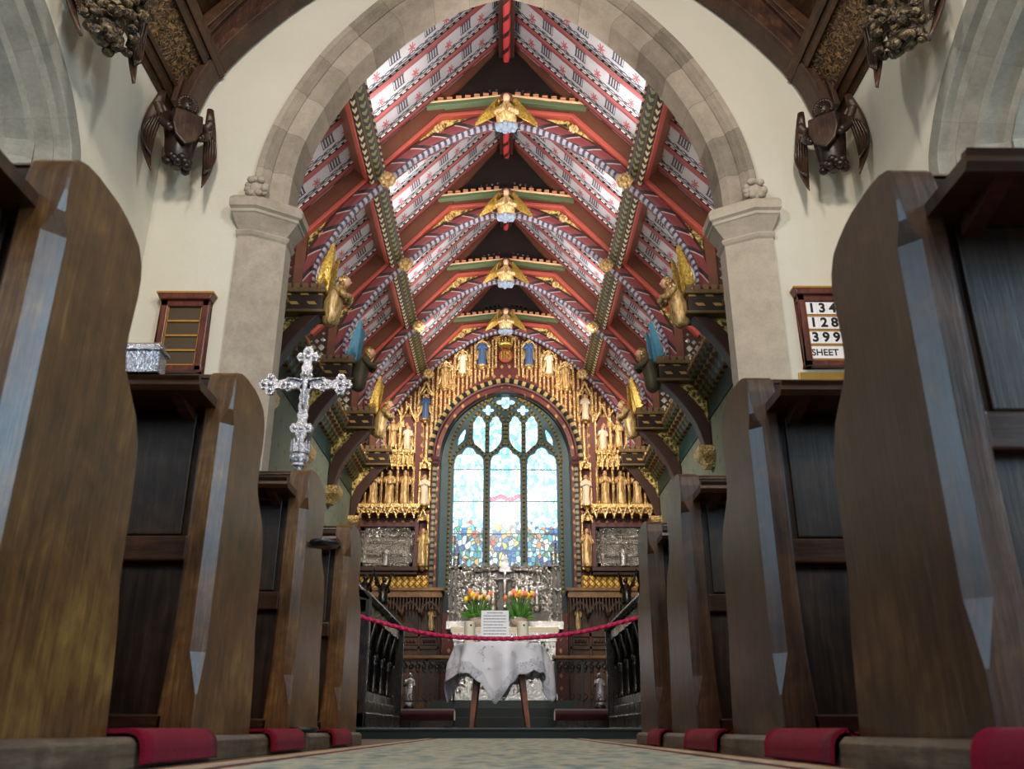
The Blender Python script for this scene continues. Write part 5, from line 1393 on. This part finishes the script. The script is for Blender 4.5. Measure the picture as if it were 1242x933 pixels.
# ------------------------------------------------------------------ table with lace cloth, candles and notice
TX, TYY = -.05, 8.1
t = thing('round_table', 'small round wooden table with splayed legs at the chancel step', 'table', (TX, TYY, .08))
m = MB().lathe([(0, .735), (.37, .735), (.38, .742), (.38, .757), (.37, .764), (0, .764)], (TX, TYY, 0), 40); obj('table_top', m, MT['tableleg'], t)
for k, (sx, sy) in enumerate(((-1, -1), (1, -1), (-1, 1), (1, 1))):
    m = MB(); top = Vector((TX+sx*.17, TYY+sy*.15, .74)); bot = Vector((TX+sx*.24+.01, TYY+sy*.22, .08))
    m.loft([[p+Vector((w*a, w*b_, 0)) for a, b_ in ((-1, -1), (1, -1), (1, 1), (-1, 1))] for p, w in ((bot, .019), (bot.lerp(top, .5), .027), (top, .030))], smooth=False); obj('leg', m, MT['tableleg'], t, bevel=.004)
m = MB(); R = .388; n = 120; SQ = .63; rot = math.radians(-4)
rings_r = []; vs = []; uvs = []
NR, NH = 5, 22
grid = []
for j in range(n):
    th = 2*PI*j/n; a = th-rot
    # square cloth with corners left, front, right and back
    u = ((a/(PI/2)) % 1.0); ang = (u-.5)*PI/2
    edge = SQ/max(math.cos(ang), .2)*(1.0+.03*math.sin(3*th)); edge += .026*abs(math.sin(12*a))
    col_ = []
    for i in range(NR+1):
        q = R*i/NR; col_.append((Vector((TX+q*math.cos(th), TYY+q*math.sin(th), .7665)), edge-q))
    drop = edge-R
    for i in range(1, NH+1):
        d = drop*i/NH; k_ = i/NH
        fold = (.050*math.sin(8*th+.7)+.022*math.sin(13*th+1.0))*min(1, d/.16)
        rad = R+.010+.16*d+fold*.85
        corner = abs(ang)/(PI/4)
        rad -= .22*max(0, d-.22)*corner*.5
        col_.append((Vector((TX+rad*math.cos(th), TYY+rad*math.sin(th), .7665-min(d, .03)*.25-max(0, d-.008)*.97)), drop-d))
    grid.append(col_)
K = NR+NH+1
for j in range(n): vs += [p for p, _ in grid[j]]
fs, us = [], []
for j in range(n):
    j2 = (j+1) % n
    for i in range(K-1):
        fs.append((j*K+i, j2*K+i, j2*K+i+1, j*K+i+1)); us.append([(j*.03, grid[j][i][1]), ((j+1)*.03, grid[j2][i][1]), ((j+1)*.03, grid[j2][i+1][1]), (j*.03, grid[j][i+1][1])])
m.add(vs, fs, us, True)
o = obj('tablecloth', m, MT['lace']); sol = o.modifiers.new('thick', 'SOLIDIFY'); sol.thickness = .0025
recenter(o, (TX, TYY, .767)); props(o, 'white lace-edged cloth draped over the small round table', 'tablecloth')
ZT = .769
for cx, nm in ((-.315, 'left'), (.16, 'right')):
    c = thing('pillar_candle', 'tall cream pillar candle on the lace cloth, %s of the white notice' % ('north' if cx < 0 else 'south'), 'candle', (cx, 8.12, ZT))
    m = MB().lathe([(.047, ZT), (.05, ZT+.005), (.05, ZT+.195), (.047, ZT+.205), (.042, ZT+.208), (.03, ZT+.200), (0, ZT+.196)], (cx, 8.12, 0), 28); obj('wax_body', m, MT['wax'], c)
    m = MB().tube([(cx, 8.12, ZT+.195), (cx+.003, 8.12, ZT+.215)], .003, 6); obj('wick', m, MT['black'], c)
    m = MB().ell((cx+.012, 8.068, ZT+.17), (.009, .006, .009), 8, 6); obj('stud', m, MT['black'], c)
n_ = thing('notice', 'white printed notice standing on the lace cloth between the two candles', 'notice', (-.088, 7.93, ZT))
m = MB(); tilt = .10
def np(x, z, o): return (-.088+x, 7.93+z*tilt-o, ZT+.004+z)
m.add([np(-.122, 0, 0), np(.122, 0, 0), np(.122, .28, 0), np(-.122, .28, 0), np(-.122, 0, -.003), np(.122, 0, -.003), np(.122, .28, -.003), np(-.122, .28, -.003)], [(0, 1, 2, 3), (7, 6, 5, 4), (0, 4, 5, 1), (1, 5, 6, 2), (2, 6, 7, 3), (3, 7, 4, 0)]); obj('sheet', m, MT['paper'], n_)
MT['ink'] = plain('printed_ink', '#8a8692', .8, noise=0)
m = MB(); rr = random.Random(9)
for k in range(9):
    z = .255-k*.026; x = -.10+(.03 if k == 0 else 0); xe = .10-(.03 if k in (0, 4, 8) else 0)
    while x < xe:
        w = rr.uniform(.008, .024)
        m.add([np(x, z, .0008), np(min(x+w, xe), z, .0008), np(min(x+w, xe), z+.009, .0008), np(x, z+.009, .0008)], [(0, 1, 2, 3)]); x += w+.005
obj('printed_lines', m, MT['ink'], n_)
m = MB().box(-.125, -.055, 7.915, 7.94, ZT, ZT+.012); obj('foot_clip', m, MT['black'], n_)
# rope
pts = [at(427, 744, 7.22), at(433, 747, 7.22), at(520, 769, 7.22), at(612, 775, 7.22), at(700, 767.5, 7.22), at(782, 747, 7.22), at(790, 744, 7.22)]
m = MB(); cp_ = cat(pts, 12)
Np = len(cp_)
vs, fs, us = [], [], []
nn = 14; L = 0
for i, p in enumerate(cp_):
    if i: L += (p-cp_[i-1]).length
    t_ = (cp_[min(i+1, Np-1)]-cp_[max(i-1, 0)]).normalized(); a = t_.cross(Vector((0, 0, 1))).normalized(); b_ = a.cross(t_)
    for j in range(nn):
        th = 2*PI*j/nn; rr_ = .0165*(1+.13*math.cos(3*th-L*90)); vs.append(p+a*math.cos(th)*rr_+b_*math.sin(th)*rr_)
# finer spacing for the twist
fine = []
for i in range(len(cp_)-1):
    for k in range(5): fine.append(cp_[i].lerp(cp_[i+1], k/5))
fine.append(cp_[-1]); vs = []; L = 0
for i, p in enumerate(fine):
    if i: L += (p-fine[i-1]).length
    t_ = (fine[min(i+1, len(fine)-1)]-fine[max(i-1, 0)]).normalized(); a = t_.cross(Vector((0, 0, 1))).normalized(); b_ = a.cross(t_)
    for j in range(nn):
        th = 2*PI*j/nn; rr_ = .0165*(1+.13*math.cos(3*th-L*90)); vs.append(p+a*math.cos(th)*rr_+b_*math.sin(th)*rr_)
for i in range(len(fine)-1):
    for j in range(nn): fs.append((i*nn+j, i*nn+(j+1) % nn, (i+1)*nn+(j+1) % nn, (i+1)*nn+j))
m.add(vs, fs, None, True); m.add(vs[:nn], [list(range(nn))]); m.add(vs[-nn:], [list(range(nn))])
o = obj('barrier_rope', m, MT['felt'].copy() if False else MT['rope']); recenter(o, tuple(cp_[0])); props(o, 'crimson twisted rope hanging across the chancel entrance', 'rope')
for s, p in ((-1, pts[0]), (1, pts[-1])):
    r = thing('rope_post', 'dark slim post holding the %s end of the crimson rope' % ('north' if s < 0 else 'south'), 'post', (p.x+s*.0, p.y, .0))
    m = MB().lathe([(.10, .0), (.10, .012), (.02, .03), (.013, .05), (.013, .96), (.02, .97), (.02, .985), (0, .995)], (p.x+s*.02, p.y, 0), 14); obj('post', m, MT['black'], r)
    m = MB().ell((p.x+s*.012, p.y, p.z), (.022, .02, .022), 10, 8); obj('rope_end_cap', m, MT['brass'], r)

# ------------------------------------------------------------------ hymn boards, plaque
def text(body, size, loc, mat, parent, name, depth=.002):
    cu = bpy.data.curves.new(name, 'FONT'); cu.body = body; cu.size = size; cu.extrude = depth; cu.offset = size*(.035 if len(body) == 1 else .012); cu.align_x = 'CENTER'; cu.align_y = 'CENTER'
    o = bpy.data.objects.new(name, cu); C.objects.link(o)
    me = bpy.data.meshes.new_from_object(o.evaluated_get(bpy.context.evaluated_depsgraph_get())); bpy.data.objects.remove(o)
    me.transform(Matrix.Translation(loc) @ Matrix.Rotation(PI/2, 4, 'X')); me.materials.clear(); me.materials.append(mat)
    q = bpy.data.objects.new(name, me); C.objects.link(q); q.parent = parent; me.transform(W[parent.name].inverted()); W[q.name] = W[parent.name]
    return q
MT['board_wood'] = wood('board_wood', '#2a0f0a', '#5c2418', '#83402a', 'z', .35, coat=.2)
MT['slot'] = plain('slot_wood', '#4a3a26', .5, noise=.2)
MT['goldline'] = plain('gilt_line', '#b98438', .4, .3, noise=.15)
def hymn_board(x0, x1, z0, z1, label, rows=None):
    cx = (x0+x1)/2; r = thing('hymn_board', label, 'hymn board', (cx, AY0, z0))
    y = AY0
    m = MB().box(x0+.05, x1-.05, y-.05, y, z0+.02, z1-.02); obj('back_panel', m, MT['slot'], r)
    m = MB()
    m.box(x0, x0+.07, y-.08, y, z0, z1-.05); m.box(x1-.07, x1, y-.08, y, z0, z1-.05); m.box(x0, x1, y-.08, y, z0, z0+.06); m.box(x0, x1, y-.08, y, z1-.13, z1-.05)
    obj('frame', m, MT['board_wood'], r, bevel=.01)
    m = MB(); m.prism([(x0-.04, z1), (x1+.04, z1), (x1+.01, z1-.07), (x0-.01, z1-.07)], y-.12, y, 'y'); obj('cornice', m, MT['board_wood'], r, bevel=.01)
    m = MB().box(x0-.04, x1+.04, y-.125, y, z1-.012, z1+.006); obj('gilt_fillet', m, MT['goldline'], r)
    n = 4; zi0, zi1 = z0+.06, z1-.13; hh = (zi1-zi0)/n
    m = MB()
    for k in range(n): m.box(x0+.06, x1-.06, y-.066, y-.045, zi0+k*hh+(-.006 if k else 0), zi0+k*hh+.012)
    m.box(x0+.066, x0+.078, y-.066, y-.045, zi0, zi1); m.box(x1-.078, x1-.066, y-.066, y-.045, zi0, zi1); obj('slot_rail', m, MT['goldline'], r)
    if rows:
        for k, row in enumerate(rows):
            zc_ = zi1-hh*(k+.5)+.006
            if len(row) == 3:
                w = (x1-x0-.16)/3
                for q, ch in enumerate(row):
                    xc = x0+.08+w*(q+.5); m = MB().box(xc-w*.49, xc+w*.49, y-.06, y-.054, zc_-hh*.40, zc_+hh*.42); cdo = obj('number_card', m, MT['paper'], r)
                    text(ch, hh*.86, (xc, y-.062, zc_), MT['black'], cdo, 'numeral')
            else:
                m = MB().box(x0+.08, x1-.08, y-.06, y-.054, zc_-hh*.40, zc_+hh*.42); cdo = obj('word_card', m, MT['paper'], r)
                text(row, hh*.60, (cx-.03, y-.062, zc_-.004), MT['black'], cdo, 'lettering')
    return r
hymn_board(-3.26, -2.80, 3.13, 3.92, 'empty dark red wooden hymn board with gilt slots north of the chancel arch')
hymn_board(2.78, 3.24, 3.20, 4.0, 'wooden hymn board showing numbers 134, 128, 399 and SHEET south of the arch', ['134', '128', '399', 'SHEET'])
m = MB().box(2.72, 3.16, AY0-.03, AY0, 3.06, 3.155); o = obj('brass_plaque', m, MT['brass'], bevel=.006); recenter(o, (2.94, AY0, 3.06)); props(o, 'brass plaque on the plaster under the numbered hymn board', 'plaque')

# ------------------------------------------------------------------ processional cross, silver casket, umbrella ring
CY = 4.08; CX = at(361, 572, CY).x
cz = lambda py: at(362, py, CY).z
cr = thing('processional_cross', 'ornate silver processional cross with budded arms beside the north pews', 'cross', (CX, CY, ZK))
zb = cz(572); zx = cz(462); ztp = cz(424)
m = MB().tube([(CX, CY, ZK), (CX, CY, zb+.02)], .014, 10); obj('staff', m, MT['tableleg'], cr)
# the cross leans to the right a little as it stands in its socket
A0 = at(361, 572, CY); A1 = at(375, 424, CY); ax = (A1-A0).normalized(); tv = Vector((ax.z, 0, -ax.x)).normalized()
Lc = (A1-A0).length
def cpt(u, v_): return A0+ax*u+tv*v_
def cplate(pts, d0, d1, m):
    k = len(pts); vs = [cpt(b_, a)+Vector((0, d0, 0)) for a, b_ in pts]+[cpt(b_, a)+Vector((0, d1, 0)) for a, b_ in pts]
    m.add(vs, [list(range(k)), list(range(2*k-1, k-1, -1))]+[(i, (i+1) % k, k+(i+1) % k, k+i) for i in range(k)])
m = MB(); uc = Lc*.70; arm = .175
def scal(p0, p1, w, n):
    """scalloped straight limb outline from p0 to p1 (v,u) half width w"""
    d = Vector(p1)-Vector(p0); L = d.length; d.normalize(); q = Vector((-d.y, d.x)); a, b_ = [], []
    for i in range(n*6+1):
        t_ = i/(n*6); ww = w*(.72+.28*abs(math.sin(PI*n*t_))); p = Vector(p0)+d*L*t_
        a.append(tuple(p+q*ww)); b_.append(tuple(p-q*ww))
    return a+list(reversed(b_))
limbs = [((0, Lc*.26), (0, uc), .026, 6), ((0, uc), (0, Lc*.97), .026, 3), ((0, uc), (-arm, uc), .026, 4), ((0, uc), (arm, uc), .026, 4)]
for p0, p1, w, n in limbs: cplate(scal(p0, p1, w, n), -.010, .010, m)
obj('limbs', m, MT['silver_fine'], cr)
def bud(c, d, r_):
    m = MB(); c = Vector(c); d = Vector(d); q = Vector((-d.y, d.x))
    for o_, rr_ in ((d*r_*.9, r_*.75), (q*r_*.9, r_*.7), (-q*r_*.9, r_*.7), (Vector((0, 0)), r_*.8)):
        p = c+o_; pts = [(p.x+rr_*(.82+.18*abs(math.cos(3*2*PI*i/30)))*math.cos(2*PI*i/30), p.y+rr_*(.82+.18*abs(math.cos(3*2*PI*i/30)))*math.sin(2*PI*i/30)) for i in range(30)]
        cplate(pts, -.011-.001*rr_, .011, m)
        m.ell(cpt(p.y, p.x)+Vector((0, -.012, 0)), (rr_*.45, .008, rr_*.45), 10, 6)
    obj('budded_end', m, MT['silver_fine'], cr)
bud((0, Lc*.93), (0, 1), .036); bud((-arm, uc), (-1, 0), .036); bud((arm, uc), (1, 0), .036); bud((0, Lc*.34), (0, -1), .036)
bud((0, uc+.05), (0, 1), .020); bud((-.085, uc), (-1, 0), .024); bud((.085, uc), (1, 0), .024)
m = MB()
for u, v_, r_ in ((uc+.045, 0, .014),): m.ell(cpt(u, v_)+Vector((0, -.025, 0)), (.012, .014, .016), 10, 8)
m.loft([[cpt(u, k*.018*math.cos(2*PI*j/10))+Vector((0, -.02+.012*math.sin(2*PI*j/10), 0)) for j in range(10)] for u, k in ((uc-.13, .4), (uc-.10, .5), (uc-.06, .75), (uc-.03, .7), (uc+.01, 1.0), (uc+.03, .5))])
for s in (-1, 1): m.tube([cpt(uc+.01, 0)+Vector((0, -.018, 0)), cpt(uc+.025, s*.05)+Vector((0, -.018, 0)), cpt(uc+.03, s*.085)+Vector((0, -.015, 0))], .006, 6)
obj('corpus', m, MT['silver_fine'], cr)
m = MB()
def cring(u, r_, n=8): return [cpt(u, r_*math.cos(2*PI*j/n+.2))+Vector((0, r_*math.sin(2*PI*j/n+.2), 0)) for j in range(n)]
m.loft([cring(u*Lc, r_) for u, r_ in ((.0, .018), (.03, .026), (.04, .034), (.06, .032), (.07, .036), (.13, .038), (.14, .044), (.16, .040), (.165, .034), (.22, .030), (.23, .020), (.29, .016))], smooth=False)
for j in range(8):
    p = cring(.165*Lc, .042)[j]; m.loft([[p+Vector((.006*w*math.cos(PI*q/2), .006*w*math.sin(PI*q/2), z)) for q in range(4)] for z, w in ((-.01, 1), (.03, 1), (.055, .1))], smooth=False)
    p = cring(.10*Lc, .04)[j]; m.ell(p, (.007, .007, .018), 6, 5)
obj('socket_knop', m, MT['silver_fine'], cr)

bxp = at(178, 457, 2.32); zt = 1.0
cs = thing('silver_casket', 'embossed silver box standing on the top rail of the second north pew', 'box', (-1.045, 2.32, 1.006))
z0 = 1.006
m = MB().box(-1.14, -.985, 2.285, 2.345, z0, z0+.075); obj('body', m, MT['silver_fine'], cs, bevel=.004)
m = MB().box(-1.146, -.978, 2.279, 2.351, z0+.068, z0+.078).box(-1.146, -.978, 2.279, 2.351, z0, z0+.008); obj('rim', m, MT['silver_fine'], cs, bevel=.003)
m = MB(); m.prism([(2.285, z0+.078), (2.29, z0+.092), (2.302, z0+.100), (2.328, z0+.100), (2.34, z0+.092), (2.345, z0+.078)], -1.12, -.99, 'x'); obj('lid', m, MT['silver_fine'], cs, bevel=.003)
ur = thing('umbrella_holder', 'dark metal umbrella ring and drip tray on the third north pew end', 'umbrella stand', (-.75, 3.30, .05))
m = MB(); q = at(394, 661, 3.33)
m.lathe([(.030, -.012), (.05, -.008), (.058, .004), (.055, .014), (.047, .016), (.044, .008), (.03, .0)], (-.69, 3.33, q.z), 24); m.box(-.76, -.735, 3.31, 3.35, q.z-.008, q.z+.008); obj('ring', m, MT['black'], ur)
m = MB(); m.lathe([(.0, .0), (.045, .0), (.055, .008), (.055, .016), (.05, .018), (.045, .010), (0, .008)], (-.715, 3.33, ZK+.002), 24); m.box(-.76, -.735, 3.31, 3.35, ZK, ZK+.015); obj('drip_tray', m, MT['black'], ur)
# ------------------------------------------------------------------ light
w = bpy.data.worlds.new('world'); sc.world = w; w.use_nodes = True
bg = w.node_tree.nodes['Background']; bg.inputs[0].default_value = (.75, .88, 1, 1); bg.inputs[1].default_value = .12
def area(name, loc, target, sx, sy, power, color=(1, 1, 1), spread=None):
    l = bpy.data.lights.new(name, 'AREA'); l.shape = 'RECTANGLE'; l.size = sx; l.size_y = sy; l.energy = power; l.color = color
    if spread: l.spread = spread
    o = bpy.data.objects.new(name, l); C.objects.link(o); o.location = loc
    o.rotation_euler = (Vector(target)-Vector(loc)).to_track_quat('-Z', 'Y').to_euler(); return o
def spot(name, loc, target, power, color, ang=60, blend=.6, r=.05):
    l = bpy.data.lights.new(name, 'SPOT'); l.energy = power; l.color = color; l.spot_size = math.radians(ang); l.spot_blend = blend; l.shadow_soft_size = r
    o = bpy.data.objects.new(name, l); C.objects.link(o); o.location = loc
    o.rotation_euler = (Vector(target)-Vector(loc)).to_track_quat('-Z', 'Y').to_euler(); return o
WARM = (1, .82, .62); NEUT = (1, .92, .82); COOL = (.46, .74, 1.0)
# nave: electric lamps in the roof behind the camera, added pew fill, west window daylight, aisle windows
area('nave_lamp_north', (-1.6, 1.5, 6.5), (-2.2, 7.5, 4.5), .6, .6, 138, NEUT)
area('nave_lamp_south', (1.6, 1.5, 6.5), (2.2, 7.5, 4.5), .6, .6, 138, NEUT)
area('pew_fill_west', (.6, -2.8, 5.2), (-.4, 3.0, .6), .7, .7, 95, (1, .86, .70))  # added, unseen; warms the pew faces
area('west_window', (0, -4.0, 3.6), (0, 4, 1.0), 2.2, 3.2, 45, (.8, .92, 1))
area('aisle_window_north', (-5.9, -2.4, 3.1), (0, -2.4, 2.6), 1.4, 3.0, 95, COOL)
area('aisle_window_north_middle', (-5.9, .5, 2.5), (0, .5, 2.0), 1.5, 2.2, 45, COOL)
area('aisle_window_south', (5.9, -2.4, 3.1), (0, -2.4, 2.6), 1.4, 3.0, 240, COOL)
area('aisle_window_south_middle', (5.9, .5, 2.5), (0, .5, 2.0), 1.5, 2.2, 70, COOL)
area('aisle_window_north_east', (-5.9, 4.2, 3.2), (-4, 5.2, 3.5), 1.2, 2.0, 22, (.6, .85, 1))
area('aisle_window_south_east', (5.9, 3.6, 3.2), (4, 5.2, 3.5), 1.2, 2.0, 34, (.6, .85, 1))
# chancel: strip lamps behind the purlins and on the cornices, spots on the east wall, unseen uplights and altar fill
bays = [(8.0, 9.75), (10.05, 12.0), (12.3, 14.25), (14.55, 16.5)]
for s in (-1, 1):
    nv = Vector((-s*nx_, 0, -nz_)); sl = Vector((-s/SL, 0, 1.1/SL)); o0 = Vector((s*XP, 0, zc(XP)))
    for i, (y0, y1) in enumerate(bays):
        p = o0+sl*.15+nv*.25; p.y = (y0+y1)/2
        t_ = o0+sl*.75+nv*.02; t_.y = p.y
        l = area('purlin_lamp', p, t_, .05, y1-y0, 48, (1, .96, .92))
        q = Vector((s*2.80, (y0+y1)/2, 5.12)); l2 = area('cornice_lamp', q, (s*2.95, q.y, 6.2), .05, y1-y0, 24, (1, .93, .86))
for x, y, tx, tz, p in ((-1.2, 13.6, -2.2, 4.8, 330), (1.2, 13.6, 2.2, 4.8, 330), (-.9, 15.0, -.8, 6.6, 130), (.9, 15.0, .8, 6.6, 130)):
    spot('east_spot', (x, y, 6.9 if y < 14.5 else 6.0), (tx, YE, tz), p, WARM, 50, .8, .08)
for y in (8.6, 11.0, 13.3): area('chancel_uplight', (0, y, 5.2), (0, y, 9), .8, .8, 9, WARM)  # unseen upward lights on the roof soffits, no pendant fittings
area('altar_fill', (0, 12.6, 5.2), (0, 15.2, 1.8), .5, .3, 110, NEUT)  # added, unseen; brightens the silver altarpiece and altar
sc.view_settings.view_transform = 'Standard'; sc.view_settings.look = 'None'; sc.view_settings.gamma = 1; sc.view_settings.use_curve_mapping = False
sc.view_settings.exposure = 0.32
# repeats share a group phrase
GR = dict(pew='oak pews along the aisle', felt_runner='red felt strips over the pew sills', ridge_angel='gilded angels along the ridge', hammer_beam_angel='winged angels on the hammer beams', roof_truss='painted roof trusses of the chancel',
          corbel_angel='carved angel corbels of the nave', arch_angel='small angels above the window arch', saint_statue='gilded saints in the canopied rows', winged_statue='winged figures on the canopies', side_angel='angels in the narrow niches',
          side_saint='saints below the narrow niches', dado_saint='small saints on the oak panelling', silver_figure='silver figures before the tablets', silver_tablet='embossed silver tablets', pillar_candle='candles on the lace cloth',
          flower_arrangement='tulip bowls on the altar', choir_stall='choir stalls', kneeling_angel='kneeling angel finials', altar_rail='altar rails', kneeler='velvet kneelers', rail_standard='iron standards', rail_figure='pale figures behind the rail',
          figure_pedestal='pedestals behind the rail', hymn_board='hymn boards', rope_post='rope posts', purlin='painted purlins', painted_cornice='chancel cornices', carved_cornice='nave cornices', arched_brace='arched oak braces', pew_plinth='pew sills',
          gilded_panelling='gilded panelling by the window arch', canopied_reredos='tabernacle work beside the window', oak_dado='oak panelling beside the altar')
for o in list(C.objects):
    if o.parent is None and o.get('label') and not o.get('group'):
        g_ = GR.get(o.name.split('.')[0])
        if g_: o['group'] = g_
